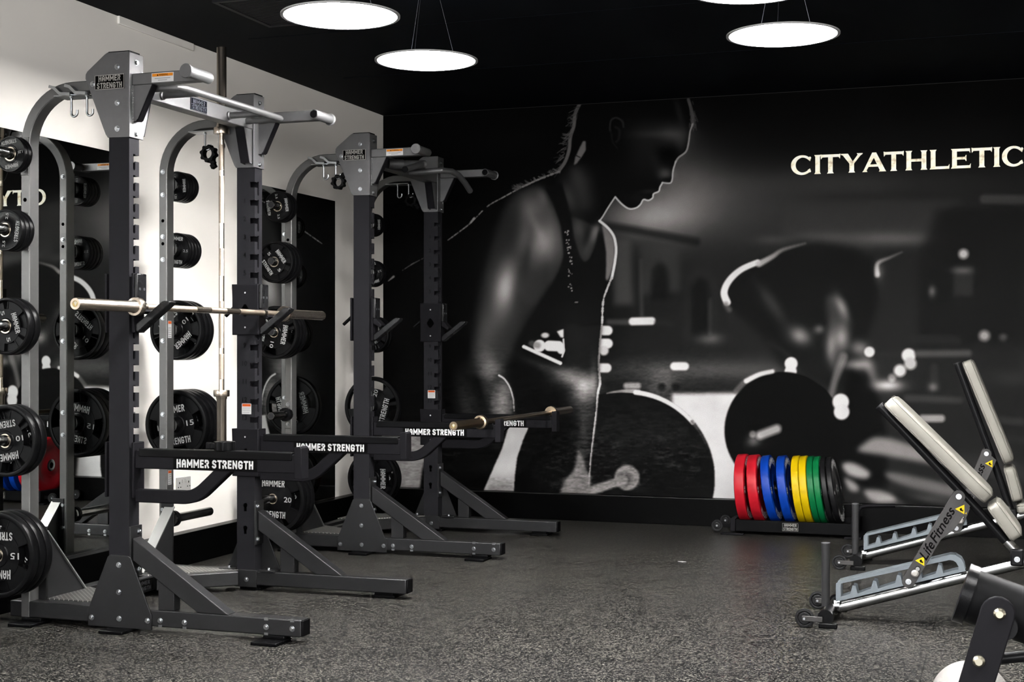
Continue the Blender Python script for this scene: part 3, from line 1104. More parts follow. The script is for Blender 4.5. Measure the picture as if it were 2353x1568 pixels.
# ------------------------------------------------------------------ wall lettering CITYATHLETIC
LET = [(3.026, 3.169), (3.186, 3.224), (3.227, 3.354), (3.363, 3.500), (3.503, 3.656), (3.642, 3.768), (3.780, 3.921), (3.935, 4.059), (4.070, 4.193), (4.201, 4.325), (4.338, 4.373), (4.387, 4.525)]
LET = [(4.4 - (4.4 - a) * 1.0128, 4.4 - (4.4 - b) * 1.0128) for a, b in LET]


def cm(name):
    m = bpy.data.materials.new(name)
    m.use_nodes = True
    nt = m.node_tree
    b = nt.nodes['Principled BSDF']
    tc = nt.nodes.new('ShaderNodeTexCoord')
    n = nt.nodes.new('ShaderNodeTexNoise')
    n.inputs['Scale'].default_value = 22
    n.inputs['Detail'].default_value = 6
    nt.links.new(tc.outputs['Object'], n.inputs['Vector'])
    cr = nt.nodes.new('ShaderNodeValToRGB')
    e = cr.color_ramp.elements
    e[0].position = 0.3
    e[0].color = (0.50, 0.36, 0.21, 1)
    e[1].position = 0.62
    e[1].color = (0.97, 0.95, 0.84, 1)
    q = e.new(0.45)
    q.color = (0.93, 0.88, 0.66, 1)
    nt.links.new(n.outputs['Fac'], cr.inputs[0])
    nt.links.new(cr.outputs[0], b.inputs['Base Color'])
    b.inputs['Roughness'].default_value = 0.45
    return m


def serif_letter(mb, ch, x0, x1, h, y0, y1):
    w_ = x1 - x0
    t = 0.031
    s = 0.007

    cnt = [0]

    def P(pts):
        cnt[0] += 1
        mb.prism([(x0 + a, b) for a, b in pts], y0 - 6e-5 * (cnt[0] % 5), y1, 'xz')

    def stem(c, z0=0.0, z1=None, top=True, bot=True):
        z1 = h if z1 is None else z1
        k = t / 2
        pts = [(c - k - (s if bot else 0), z0), (c + k + (s if bot else 0), z0), (c + k, z0 + 0.012), (c + k, z1 - 0.012), (c + k + (s if top else 0), z1), (c - k - (s if top else 0), z1), (c - k, z1 - 0.012), (c - k, z0 + 0.012)]
        P(pts)
    tb = 0.019
    if ch == 'I':
        stem(w_ / 2)
    elif ch == 'T':
        stem(w_ / 2, top=False)
        P([(0.004, h - tb), (w_ - 0.004, h - tb), (w_ - 0.004, h), (0.004, h)])
        P([(0, h - tb - 0.013), (0.010, h - tb), (0.004, h + 0.002), (-0.003, h + 0.002)])
        P([(w_, h - tb - 0.013), (w_ - 0.010, h - tb), (w_ - 0.004, h + 0.002), (w_ + 0.003, h + 0.002)])
    elif ch == 'H':
        stem(t / 2 + s)
        stem(w_ - t / 2 - s)
        P([(t, h / 2 - 0.008), (w_ - t, h / 2 - 0.008), (w_ - t, h / 2 + 0.010), (t, h / 2 + 0.010)])
    elif ch in 'LE':
        stem(t / 2 + s)
        P([(t, 0), (w_, 0), (w_ + 0.002, 0.032), (w_ - 0.007, 0.018), (t, 0.018)])
        if ch == 'E':
            P([(t, h), (w_ - 0.004, h), (w_ - 0.002, h - 0.032), (w_ - 0.010, h - 0.018), (t, h - 0.018)])
            P([(t, h / 2 - 0.007), (w_ - 0.036, h / 2 - 0.007), (w_ - 0.030, h / 2 - 0.018), (w_ - 0.026, h / 2 - 0.018), (w_ - 0.026, h / 2 + 0.022), (w_ - 0.030, h / 2 + 0.022), (w_ - 0.036, h / 2 + 0.010), (t, h / 2 + 0.010)])
    elif ch == 'Y':
        stem(w_ / 2, 0, h * 0.5, top=False)
        P([(w_ / 2 - t / 2, h * 0.47), (w_ / 2 + t / 2, h * 0.47), (0.044, h), (-0.004, h), (-0.002, h - 0.007), (0.010, h - 0.012)])
        P([(w_ / 2 + t / 2, h * 0.47), (w_ / 2 - t / 2 + 0.012, h * 0.47), (w_ - 0.030, h - 0.010), (w_ - 0.036, h), (w_ + 0.004, h), (w_, h - 0.008), (w_ - 0.010, h - 0.014)])
    elif ch == 'A':
        c = w_ / 2
        P([(c - 0.014, h), (c + 0.012, h), (w_ - 0.006, 0.010), (w_, 0), (w_ - 0.048, 0), (w_ - 0.042, 0.010), (c - 0.004, h - 0.034)])
        P([(c - 0.014, h), (c + 0.006, h), (c - 0.000, h - 0.030), (0.026, 0.010), (0.032, 0), (-0.002, 0), (0.006, 0.010)])
        P([(0.036, 0.034), (w_ - 0.040, 0.034), (w_ - 0.048, 0.050), (0.044, 0.050)])
    elif ch == 'C':
        cx, cz = w_ * 0.52, h / 2
        rx, rz = w_ * 0.52, h / 2 + 0.003
        out, inn = [], []
        for k in range(29):
            a = math.radians(42 + (318 - 42) * k / 28)
            tt = 0.018 + 0.014 * (abs(math.cos(a)) if math.cos(a) < 0 else 0)
            out.append((cx + rx * math.cos(a), cz + rz * math.sin(a)))
            inn.append((cx + (rx - tt) * math.cos(a), cz + (rz - tt * 0.9) * math.sin(a)))
        for k in range(28):
            P([out[k], out[k + 1], inn[k + 1], inn[k]])
        P([(out[0][0] - 0.002, out[0][1] + 0.012), (out[0][0] + 0.007, out[0][1] + 0.004), (inn[0][0] + 0.012, inn[0][1] - 0.010), (inn[0][0] - 0.004, inn[0][1] + 0.004)])
        P([(out[-1][0] - 0.002, out[-1][1] - 0.008), (out[-1][0] + 0.006, out[-1][1] - 0.001), (inn[-1][0] + 0.012, inn[-1][1] + 0.010), (inn[-1][0] - 0.004, inn[-1][1])])


sign = thing('wall_lettering', 'cream marbled serif letters CITYATHLETIC across the upper right of the mural', 'lettering', (0, RY1 - 0.008, 2.4375))
M_CREAM = cm('cream_marbled_ink')
for ch, (a, b) in zip('CITYATHLETIC', LET):
    mb = MB()
    serif_letter(mb, ch, 0, b - a, 0.1305, -0.0, 0.003)
    part('letter', mb, M_CREAM, sign, loc=(a, 0, 0))


# ------------------------------------------------------------------ round pendant lamps
def lamp(x, y, label, group=None, proto=[None]):
    if proto[0] is None:
        t = thing('pendant_lamp', label, 'lamp', (x, y, LAMP_H))
        R = 0.25
        part('rim', MB().lathe([(R - 0.013, 0.0), (R, 0.0), (R, 0.006), (R - 0.03, 0.014), (0.02, 0.014), (0.02, 0.011), (R - 0.035, 0.011), (R - 0.013, 0.006)], axis='z', n=96, closed=True),
             mat('frosted_lamp_rim', (0.95, 0.95, 0.95, 1), 0.4, 0.0), t)
        em = mat('lamp_diffuser_light', (0.9, 0.9, 0.9, 1), 0.5, emit=((1.0, 0.985, 0.968, 1), LAMP))
        part('diffuser', MB().lathe([(0.0, 0.003), (R - 0.0135, 0.003)], axis='z', n=96), em, t)
        top = mat('added_top_glow', (0.9, 0.9, 0.9, 1), 0.5, emit=((0.75, 0.88, 1.0, 1), 1.0))  # added upward glow that lightens the dark ceiling
        part('added_glow_ring', MB().lathe([(0.03, 0.016), (R - 0.04, 0.016)], axis='z', n=48), top, t)
        for k in range(3):
            a = 2 * PI * k / 3 + 0.5
            part('wire', MB().rod([(0.14 * math.cos(a), 0.14 * math.sin(a), 0.013), (0.05 * math.cos(a), 0.05 * math.sin(a), RH - LAMP_H - 0.02)], 0.0009, 6), mat('lamp_wire', (0.35, 0.35, 0.37, 1), 0.4, 0.8), t)
        part('ceiling_rose', MB().lathe([(0.06, 0), (0.06, -0.022), (0.05, -0.03), (0, -0.03)], (0, 0, RH - LAMP_H), 'z', 32), mat('lamp_rose', (0.03, 0.03, 0.035, 1), 0.5), t)
        proto[0] = t
        return t
    t = dup(proto[0])
    for ch in t.children:      # emitting meshes get data of their own
        ch.data = ch.data.copy()
    t.location = (x, y, LAMP_H)
    tag(t, label, 'lamp', group)
    return t


lamp(1.77, 5.39, 'round white pendant lamp over the front rack, beside the ceiling vent')
lamp(1.754, 6.365, 'round white pendant lamp hanging between the two racks, farther of the left pair')
lamp(3.47, 6.365, 'round white pendant lamp hanging over the benches, farther of the right pair')
lamp(3.47, 5.50, 'round white pendant lamp cut by the top edge, nearer of the right pair')
for (x, y) in ((1.76, 3.2), (1.76, 1.6), (3.47, 3.2), (3.47, 1.2), (5.2, 6.2), (5.2, 4.2), (5.2, 1.6)):  # extra unseen lamps, added to light the rest of the room
    lamp(x, y, 'extra round white pendant lamp, added out of view to light the gym', 'added pendant lamps out of view')


# ------------------------------------------------------------------ bolts
def bolt_mb(ax):
    mb = MB()
    mb.lathe([(0.0125, 0), (0.0125, 0.0015), (0.0, 0.0015)], axis='y', n=20)
    mb.v = [(a, -b, c) for a, b, c in mb.v]
    h = []
    for k in range(6):
        a = PI / 3 * k + 0.3
        h.append((0.0098 * math.cos(a), 0.0098 * math.sin(a)))
    mb.prism(h, -0.0015, -0.008, 'xz')
    mb.lathe([(0.0075, 0.008), (0.0065, 0.0095), (0, 0.0095)], axis='y', n=12)
    n = 12 * 3
    mb.v[-n:] = [(a, -b, c) for a, b, c in mb.v[-n:]]
    if ax == 'y+':
        mb.v = [(x, -y, z) for x, y, z in mb.v]
    if ax == 'x+':
        mb.v = [(-y, x, z) for x, y, z in mb.v]
    return mb


BOLT = {}
for ax in ('y-', 'y+', 'x+'):
    BOLT[ax] = bolt_mb(ax).mesh('bolt_' + {'y-': 'a', 'y+': 'b', 'x+': 'c'}[ax], M_ZINC)


def bolt(parent, p, ax):
    o = bpy.data.objects.new('bolt', BOLT[ax])
    C.objects.link(o)
    o.parent = parent
    o.location = p
    return o


# ------------------------------------------------------------------ the racks
RW = 1.175          # outside width of a rack between its two frames
HORN_Z = (2.101, 1.762, 1.337, 0.832, 0.335)


def my(y, far):
    return RW - y if far else y


def plate_outline_badge(mb, cx, cz, w_, h_, place):
    pass


def rack(name, label, Y, style):
    R = thing(name, label, 'rack', (0, Y, 0))
    for far in (False, True):
        f = lambda mb: mb.mirror_y(RW) if far else mb
        ax_out, ax_in = ('y+', 'y-') if far else ('y-', 'y+')
        # ---- upright with keyed slots on its inner front corner
        t = 0.005
        x0, x1 = 0.686, 0.789
        z0, z1 = 0.03, 2.53
        zt = [2.0875 - 0.0925 * k for k in range(14)]
        mb = MB()
        mb.box(x0, x1, 0, t, z0, z1)
        mb.box(x0, x0 + t, t, 0.075, z0, z1)
        inner = [(x0 + t, z0), (x1, z0)]
        for z in sorted(zt):
            inner += [(x1, z - 0.028), (x1 - 0.028, z - 0.028), (x1 - 0.028, z), (x1, z)]
        inner += [(x1, z1), (x0 + t, z1)]
        mb.prism(inner, 0.070, 0.075, 'xz')
        fr = [(t, z0), (0.070, z0)]
        for z in sorted(zt):
            fr += [(0.070, z - 0.028), (0.047, z - 0.028), (0.047, z - 0.060), (0.043, z - 0.066), (0.038, z - 0.068), (0.033, z - 0.066), (0.030, z - 0.060), (0.030, z + 0.004), (0.047, z + 0.004), (0.047, z), (0.070, z)]
        fr += [(0.070, z1), (t, z1)]
        mb.prism(fr, x1 - t, x1, 'yz')
        post = part('upright', f(mb), M_POST, R)
        part('top_cap', f(MB().box(x0 - 0.003, x1 + 0.003, -0.003, 0.078, z1, z1 + 0.010)), M_BLACK, post, bevel=0.002)
        # slot numbers on the inner face
        nb = MB()
        yi = my(0.075, far) + (-0.0007 if far else 0.0007)
        sg = 1 if far else -1
        for k, z in enumerate(zt):
            if k:
                text(nb, str(k), 0.025, lambda u, v, z=z: (0.731 + sg * u, yi, z - 0.002 + v))
        part('slot_numbers', nb, M_BLKPR, post)
        for z in (0.427, 0.311):
            kh = MB()
            kh.lathe([(0.0, 0), (0.0115, 0), (0.0115, 0.0008), (0, 0.0008)], (0.735, 0.0752, z + 0.008), 'y', 20)
            kh.box(0.728, 0.742, 0.0752, 0.076, z - 0.022, z + 0.005)
            part('keyhole', f(kh), M_HOLE, post)
        wl = MB()
        yo = my(0.075, far) + (-0.0009 if far else 0.0009)
        wl.box(0.715, 0.769, min(yo, yi), max(yo, yi) + 1e-5, 0.901, 0.955)
        wl.cur = 1
        yy_ = yo + (-0.0004 if far else 0.0004)
        for (a, b, c, d, m_) in ((0.718, 0.766, 0.940, 0.953, 1), (0.719, 0.765, 0.932, 0.935, 2), (0.719, 0.763, 0.925, 0.928, 2), (0.719, 0.765, 0.917, 0.920, 2), (0.719, 0.760, 0.908, 0.911, 2)):
            wl.cur = m_
            wl.add([(a, yy_, c), (b, yy_, c), (b, yy_, d), (a, yy_, d)], [(0, 1, 2, 3)])
        part('warning_label', wl, [M_WHITE, M_REDPR, M_GREYPR], post)
        # ---- head plates and flange
        hp = [(0.684, 2.162), (0.789, 2.160), (0.789, 2.536), (0.682, 2.536), (0.668, 2.529), (0.578, 2.460), (0.569, 2.447), (0.568, 2.428), (0.672, 2.178)]
        mb = MB()
        mb.prism(hp, -0.007, -0.001, 'xz')
        mb.prism(hp, 0.076, 0.082, 'xz')
        mb.box(0.789, 0.797, -0.009, 0.097, 2.160, 2.532)
        head = part('head_plate', f(mb), M_STEEL, R, bevel=0.0015)
        for (bx, bz) in ((0.733, 2.470), (0.607, 2.402), (0.733, 2.312), (0.733, 2.199)):
            bolt(head, (bx, my(-0.007, far), bz), ax_out)
            if bz < 2.25 or bx < 0.7:
                bolt(head, (bx, my(0.082, far), bz), ax_in)
        for z in (2.493, 2.178):
            bolt(head, (0.797, my(0.042, far), z), 'x+')
        if not far:
            bd = MB()
            bd.box(0.619, 0.770, -0.0095, -0.007, 2.374, 2.438)
            bd.cur = 1
            q = 0.0025
            for (a, b, c, d) in ((0.619, 0.770, 2.374, 2.374 + q), (0.619, 0.770, 2.438 - q, 2.438), (0.619, 0.619 + q, 2.374, 2.438), (0.770 - q, 0.770, 2.374, 2.438)):
                bd.box(a, b, -0.0105, -0.0094, c, d)
            logo(bd, 'hAMMER', 0.025, lambda u, v: (0.6945 + u, -0.0102, 2.4225 + v), 0.112)
            logo(bd, 'STRENGTH', 0.025, lambda u, v: (0.6945 + u, -0.0102, 2.3915 + v), 0.128)
            part('maker_badge', bd, [M_BLKPR, mat('badge_silver', (0.55, 0.53, 0.50, 1), 0.35, 0.6)], head)
        # weld beads
        wb = MB()
        for k in range(26):
            z = 2.385 - k * 0.0065
            wb.lathe([(0, -0.003), (0.0055, 0), (0, 0.003)], (0.799, 0.013, z), 'z', 6)
        part('weld_bead', f(wb), mat('weld_metal', (0.30, 0.30, 0.30, 1), 0.4, 0.0, k=1.0), head)
        # ---- forward arm with grip
        arm = part('pull_up_arm', f(MB().box(0.797, 1.128, 0.008, 0.058, 2.388, 2.439)), M_STEEL, R, bevel=0.004)
        g = MB()
        g.lathe([(0, -0.097), (0.029, -0.097), (0.031, -0.094), (0.031, -0.088), (0.025, -0.085), (0.025, 0.088), (0.022, 0.094), (0, 0.094)], (1.133, 0, 2.412), 'y', 32)
        part('grip', f(g), M_STEEL, arm)
        part('grip_cap', f(MB().lathe([(0, 0.0935), (0.0205, 0.0935), (0.019, 0.0965), (0, 0.0965)], (1.133, 0, 2.412), 'y', 28)), M_BLACK, arm)
        gw = MB()
        gw.prism([(0.797, 2.388), (0.895, 2.388), (0.886, 2.370), (0.822, 2.240), (0.812, 2.232), (0.797, 2.232)], 0.016, 0.020, 'xz')
        gw.prism([(0.797, 2.388), (0.895, 2.388), (0.886, 2.370), (0.822, 2.240), (0.812, 2.232), (0.797, 2.232)], 0.046, 0.050, 'xz')
        ag = part('arm_gusset', f(gw), M_STEEL, R)
        ch_ = MB().sweep([(0.897, 0.033, 2.387), (0.889, 0.033, 2.370), (0.825, 0.033, 2.239), (0.816, 0.033, 2.233)], [(-0.018, -0.003), (0.018, -0.003), (0.018, 0.003), (-0.018, 0.003)])
        part('gusset_channel', f(ch_), M_SLEEVE, ag)
        if not far:
            wl = MB()
            yb = my(0.008, far)
            e = 1 if far else -1
            wl.box(0.898, 1.008, min(yb, yb + e * 0.001), max(yb, yb + e * 0.001), 2.3935, 2.4335)
            ys = yb + e * 0.0014
            wl.cur = 1
            wl.add([(0.901, ys, 2.418), (1.005, ys, 2.418), (1.005, ys, 2.431), (0.901, ys, 2.431)], [(0, 1, 2, 3)])
            wl.cur = 2
            text(wl, 'WARNING', 0.0085, lambda u, v: (0.958 + u, ys + e * 0.0003, 2.4245 + v), 0.044)
            wl.add([(0.9245, ys + e * 0.0003, 2.4205), (0.9335, ys + e * 0.0003, 2.4205), (0.929, ys + e * 0.0003, 2.4285)], [(0, 1, 2)])
            for (a, b, c) in ((0.914, 0.992, 2.408), (0.930, 0.976, 2.400)):
                wl.cur = 3
                wl.add([(a, ys, c), (b, ys, c), (b, ys, c + 0.003), (a, ys, c + 0.003)], [(0, 1, 2, 3)])
            part('warning_label', wl, [M_WHITE, M_ORANGE, M_BLKPR, M_GREYPR], arm)
        # ---- rear upright: curved tube from the head down to the floor
        pts = [(0.70, 0.035, 2.3975)]
        for k in range(13):
            a = PI / 2 + PI / 2 * k / 12
            pts.append((0.49 + 0.2475 * math.cos(a), 0.035, 2.15 + 0.2475 * math.sin(a)))
        pts.append((0.2425, 0.035, 0.03))
        mb = MB()
        mb.rect(pts, 0.068, 0.047, up=(0, 1, 0), c=0.005) if False else mb.sweep(pts, [(-0.0235 + .004, -0.034), (0.0235 - .004, -0.034), (0.0235, -0.030), (0.0235, 0.030), (0.0235 - .004, 0.034), (-0.0235 + .004, 0.034), (-0.0235, 0.030), (-0.0235, -0.030)], up=(0, 1, 0))
        rear = part('rear_upright', f(mb), M_ARCH, R)
        for z in (1.905, 1.785):
            hm2 = MB().lathe([(0, 0), (0.009, 0), (0.009, 0.0008), (0, 0.0008)], (0.2425, 0.0, z), 'y', 20)
            hm2.v = [(a, (my(0.069, True) - 0.0004 + b) if far else (0.0008 - b - 0.0012), c) for a, b, c in hm2.v]
            part('bolt_hole', hm2, M_HOLE, rear)
        if far:
            for z in HORN_Z:
                for d in (0.06, -0.06):
                    bolt(rear, (0.2425, my(0.069, True), z + d), 'y-')
            for (za, zb) in ((1.292, 1.382), (0.522, 0.598)):
                lb = MB()
                lb.cur = 0
                lb.add([(0.2667, RW - 0.058, za), (0.2667, RW - 0.024, za), (0.2667, RW - 0.024, zb), (0.2667, RW - 0.058, zb)], [(0, 1, 2, 3)])
                lb.cur = 1
                lb.add([(0.2670, RW - 0.056, zb - 0.016), (0.2670, RW - 0.026, zb - 0.016), (0.2670, RW - 0.026, zb - 0.002), (0.2670, RW - 0.056, zb - 0.002)], [(0, 1, 2, 3)])
                for k in range(5):
                    lb.cur = 2
                    z = za + 0.006 + k * 0.011
                    lb.add([(0.2670, RW - 0.055, z), (0.2670, RW - 0.028, z), (0.2670, RW - 0.028, z + 0.004), (0.2670, RW - 0.055, z + 0.004)], [(0, 1, 2, 3)])
                part('warning_label', lb, [M_WHITE, M_REDPR, M_GREYPR], rear)
        # ---- storage pegs
        for k, z in enumerate(HORN_Z):
            L = 0.40 if k == 4 else 0.215
            pg = MB()
            pg.lathe([(0, -L), (0.021, -L), (0.0235, -L + 0.004), (0.0235, -0.022), (0.038, -0.022), (0.038, -0.004), (0.0, -0.004)], (0.2425, 0, z), 'y', 32)
            peg = part('storage_peg', f(pg), M_CHROME, R)
            part('peg_cap', f(MB().lathe([(0, -L - 0.0008), (0.020, -L - 0.0008), (0.0205, -L + 0.0002), (0, -L + 0.0002)], (0.2425, 0, z), 'y', 28)), M_BPOST, peg)
            part('mounting_plate', f(MB().box(0.222, 0.263, -0.004, 0, z - 0.085, z + 0.085)), M_ARCH, peg, bevel=0.001)
            part('collar_ring', f(MB().lathe([(0.0240, -0.046), (0.042, -0.044), (0.042, -0.0225), (0.0240, -0.0225)], (0.2425, 0, z), 'y', 32, closed=True)), M_RUB, peg)
            for d in (0.06, -0.06):
                bolt(peg, (0.2425, my(-0.004, far), z + d), ax_out)
        # ---- base
        mb = MB().box(0.16, 1.626, 0.002, 0.073, 0.028, 0.100)
        base = part('base_beam', f(mb), M_BASE, R, bevel=0.005)
        part('end_cap', f(MB().box(1.622, 1.634, 0.005, 0.070, 0.031, 0.097)), M_BLACK, base, bevel=0.003)
        if not far:
            gp = [(0.581, 0.014), (0.906, 0.014), (0.906, 0.075), (0.800, 0.322), (0.788, 0.331), (0.695, 0.331), (0.683, 0.322), (0.581, 0.085)]
            mb = MB()
            mb.prism(gp, -0.007, 0.001, 'xz')
            gus = part('base_gusset', f(mb), M_BASE, R, bevel=0.0015)
            for (bx, bz) in ((0.741, 0.289), (0.741, 0.170), (0.743, 0.054), (0.601, 0.051), (0.887, 0.054)):
                bolt(gus, (bx, my(-0.007, far), bz), ax_out)
            for bx in (0.945, 1.066, 1.462, 1.585):
                bolt(base, (bx, my(0.002, far), 0.056 if bx < 1.2 else 0.062), ax_out)
            for bx, up in ((0.945, 0), (1.066, 0), (1.462, 0), (1.462, 1), (1.585, 1)):
                cl = MB()
                if up:
                    cl.box(bx - 0.009, bx + 0.009, -0.001, 0.012, 0.0985, 0.102)
                    cl.box(bx - 0.009, bx + 0.009, 0.0005, 0.002, 0.090, 0.102)
                else:
                    cl.box(bx - 0.009, bx + 0.009, 0.0005, 0.002, 0.027, 0.038)
                part('clamp_tab', f(cl), M_ZINC, base)
        else:
            mb = MB()
            mb.box(0.672, 0.800, 0.073, 0.079, 0.018, 0.105)
            sl = part('base_gusset', f(mb), M_BASE, R, bevel=0.0015)
            bolt(sl, (0.742, my(0.079, far), 0.056), ax_in)
            mb = MB()
            gp = [(0.581, 0.014), (0.906, 0.014), (0.906, 0.075), (0.800, 0.322), (0.788, 0.331), (0.695, 0.331), (0.683, 0.322), (0.581, 0.085)]
            mb.prism(gp, -0.007, 0.001, 'xz')
            part('base_gusset', f(mb), M_BASE, R, bevel=0.0015)
            for bx in (0.63, 0.86):
                q = MB().box(bx - 0.045, bx + 0.045, 0.020, 0.085, 0.100, 0.108)
                fp = part('foot_flange', f(q), M_BASE, R, bevel=0.001)
                b_ = bolt(fp, (bx, my(0.055, far), 0.108), 'y-')
                b_.rotation_euler = (-PI / 2, 0, 0)
        br = MB()
        br.prism([(0.803, 0.402), (0.803, 0.311), (0.83, 0.30), (1.127, 0.1), (1.278, 0.1)] if False else [(0.803, 0.408), (0.803, 0.310), (1.127, 0.1), (1.278, 0.1)], 0.006, 0.069, 'xz')
        part('diagonal_brace', f(br), M_BASE, R, bevel=0.004)
        bp = part('brace_plate', f(MB().box(0.790, 0.798, -0.002, 0.085, 0.235, 0.458)), M_BASE, R, bevel=0.001)
        bolt(bp, (0.798, my(0.062, far), 0.430), 'x+')
        bolt(bp, (0.798, my(0.062, far), 0.262), 'x+')
        part('short_strut', f(MB().prism([(0.928, 0.1), (1.007, 0.1), (1.007, 0.225), (0.928, 0.278)], 0.012, 0.063, 'xz')), M_BASE, R, bevel=0.003)
        for bx in (0.755, 1.50, 0.28):
            fm = MB()
            fm.box(bx - 0.065, bx + 0.055, -0.085, 0.055, 0.0, 0.014)
            fm.box(bx - 0.05, bx + 0.05, -0.005, 0.06, 0.014, 0.028)
            part('foot_pad', f(fm), M_BLACK, R, bevel=0.003)
        # ---- rear gusset and platform tube
        mb = MB()
        mb.prism([(0.069, 0.405), (0.069, 0.1), (0.355, 0.1)], 0.262, 0.306, 'yz')
        mb.box(0.235, 0.306, 0.066, 0.075, 0.10, 0.43)
        part('rear_gusset', f(mb), M_BASE, R, bevel=0.001)
        fl = MB()
        fl.sweep([(0.285, 0.069, 0.411), (0.285, 0.352, 0.107)], [(-0.030, -0.003), (0.030, -0.003), (0.030, 0.003), (-0.030, 0.003)])
        part('gusset_flange', f(fl), mat('lit_bracket_paint', (0.36, 0.36, 0.35, 1), 0.4, 0.6), R)  # paler colour paints in the light caught by the upward face
        tu = MB()
        tu.rect([(0.70, 0.100, 0.065), (0.40, 0.372, 0.065)], 0.055, 0.070)
        part('platform_tube', f(tu), M_BASE, R)
        tp = MB()
        tp.prism([(0.20, 0.074), (0.70, 0.074), (0.40, 0.350), (0.30, 0.40), (0.20, 0.40)], 0.1, 0.105, 'xy')
        part('tread_plate', f(tp), M_TREAD, R)
        # ---- hooks below the curved tube
        hk = MB()
        yA, yB = 0.0, 0.075
        hk.box(0.405, 0.575, yA - 0.012, yB + 0.012, 2.357, 2.3625)
        plate = part('hook_plate', f(hk), M_ZINC, R, bevel=0.001)
        if not far:
            for hx in (0.470, 0.552):
                s_ = MB()
                s_.sweep([(hx + 0.035, -0.020, 2.3600), (hx - 0.018, -0.020, 2.3650), (hx - 0.048, -0.020, 2.392), (hx - 0.074, -0.020, 2.400)], [(-0.016, -0.0065), (0.016, -0.0065), (0.016, 0.0065), (-0.016, 0.0065)])
                part('hook_strap', f(s_), M_ZINC, plate)
        for hx in (0.475, 0.557):
            h_ = MB()
            yh = 0.02 if not far else 0.035
            path = [(hx, yh, 2.357), (hx, yh, 2.285)]
            for k in range(1, 10):
                a = PI + PI * k / 9
                path.append((hx + 0.0155 + 0.0155 * math.cos(a), yh, 2.285 + 0.0155 * math.sin(a)))
            path.append((hx + 0.031, yh, 2.298))
            h_.rod(path, 0.0052, 10, up=(0, 1, 0))
            h_.lathe([(0, -0.006), (0.009, -0.006), (0.009, 0), (0, 0)], (hx, yh, 2.357), 'z', 6)
            part('accessory_hook', f(h_), M_ZINC, plate)
    # ---- shared pieces
    bm_ = MB().box(0.722, 0.790, 0.083, RW - 0.083, 2.352, 2.428)
    beam = part('top_crossbeam', bm_, M_STEEL, R, bevel=0.004)
    if style == 'bar':
        bd = MB()
        bd.box(0.790, 0.793, 0.492, 0.634, 2.360, 2.420)
        bd.cur = 1
        for (a, b, c, d) in ((0.492, 0.634, 2.360, 2.363), (0.492, 0.634, 2.417, 2.420), (0.492, 0.495, 2.360, 2.42), (0.631, 0.634, 2.360, 2.42), (0.494, 0.632, 2.389, 2.3905)):
            bd.box(0.793, 0.7942, a, b, c, d)
        logo(bd, 'hAMMER', 0.021, lambda u, v: (0.7940, 0.563 + u, 2.4035 + v), 0.105)
        logo(bd, 'STRENGTH', 0.021, lambda u, v: (0.7940, 0.563 + u, 2.3760 + v), 0.118)
        part('maker_badge', bd, [mat('navy_black_badge', (0.004, 0.005, 0.012, 1), 0.25), mat('badge_dark_silver', (0.16, 0.17, 0.2, 1), 0.3, 0.7)], beam)
        pb = MB()
        pb.rod([(0.790, 0.095, 2.385), (0.93, 0.100, 2.385), (0.965, 0.108, 2.385), (0.985, 0.135, 2.385), (0.988, 0.20, 2.385), (0.988, 0.98, 2.385), (0.984, 1.005, 2.385), (0.965, 1.018, 2.385), (0.790, 1.018, 2.385)], 0.0165, 20)
        pull = part('pull_up_bar', pb, M_STEEL, R)
        for ys in (0.254, 0.840):
            gb = MB().rod([(0.790, ys, 2.385), (0.988, ys, 2.385)], 0.016, 16)
            gb.lathe([(0.016, 0), (0.021, 0), (0.021, 0.008), (0.016, 0.012)], (0.791, ys, 2.385), 'x', 20, closed=True)
            part('neutral_grip', gb, M_STEEL, pull)
    else:
        pb = MB()
        pb.rod([(0.80, 0.26, 2.382), (0.87, 0.32, 2.382)], 0.030, 24)
        pb.rod([(0.86, 0.31, 2.382), (0.965, 0.45, 2.395)], 0.024, 24)
        pb.rod([(0.79, 0.62, 2.368), (0.93, 0.62, 2.372), (1.00, 0.645, 2.378), (1.04, 0.72, 2.378), (1.055, 0.80, 2.362), (1.06, 0.90, 2.325), (1.06, 1.00, 2.280)], 0.019, 20)
        pull = part('pull_up_bar', pb, M_STEEL, R)
        part('angled_grip', MB().rod([(0.955, 0.455, 2.400), (0.955, 0.16, 2.328)], 0.019, 24), M_STEEL, pull)
        part('grip_cap', MB().rod([(0.955, 0.163, 2.3287), (0.955, 0.155, 2.3267)], 0.0195, 24), M_BLACK, pull)
    for far in (False, True):
        mb = MB()
        mb.prism([(0.083, 2.352), (0.175, 2.352), (0.168, 2.335), (0.118, 2.180), (0.083, 2.175)], 0.735, 0.739, 'yz')
        mb.prism([(0.083, 2.352), (0.175, 2.352), (0.168, 2.335), (0.118, 2.180), (0.083, 2.175)], 0.781, 0.785, 'yz')
        m2 = MB().sweep([(0.76, 0.176, 2.351), (0.76, 0.171, 2.335), (0.76, 0.121, 2.180)], [(-0.025, -0.003), (0.025, -0.003), (0.025, 0.003), (-0.025, 0.003)])
        if far:
            mb.mirror_y(RW)
            m2.mirror_y(RW)
        cg = part('crossbeam_gusset', mb, M_STEEL, R)
        part('gusset_channel', m2, M_SLEEVE, cg)
    part('rear_crossbeam', MB().box(0.20, 0.26, 0.073, RW - 0.073, 0.028, 0.098), M_BASE, R, bevel=0.004)
    cb = part('platform_beam', MB().box(0.335, 0.385, 0.36, RW - 0.36, 0.028, 0.100), M_BASE, R, bevel=0.004)
    bd = MB()
    bd.box(0.385, 0.3875, 0.60, 0.80, 0.034, 0.094)
    bd.cur = 1
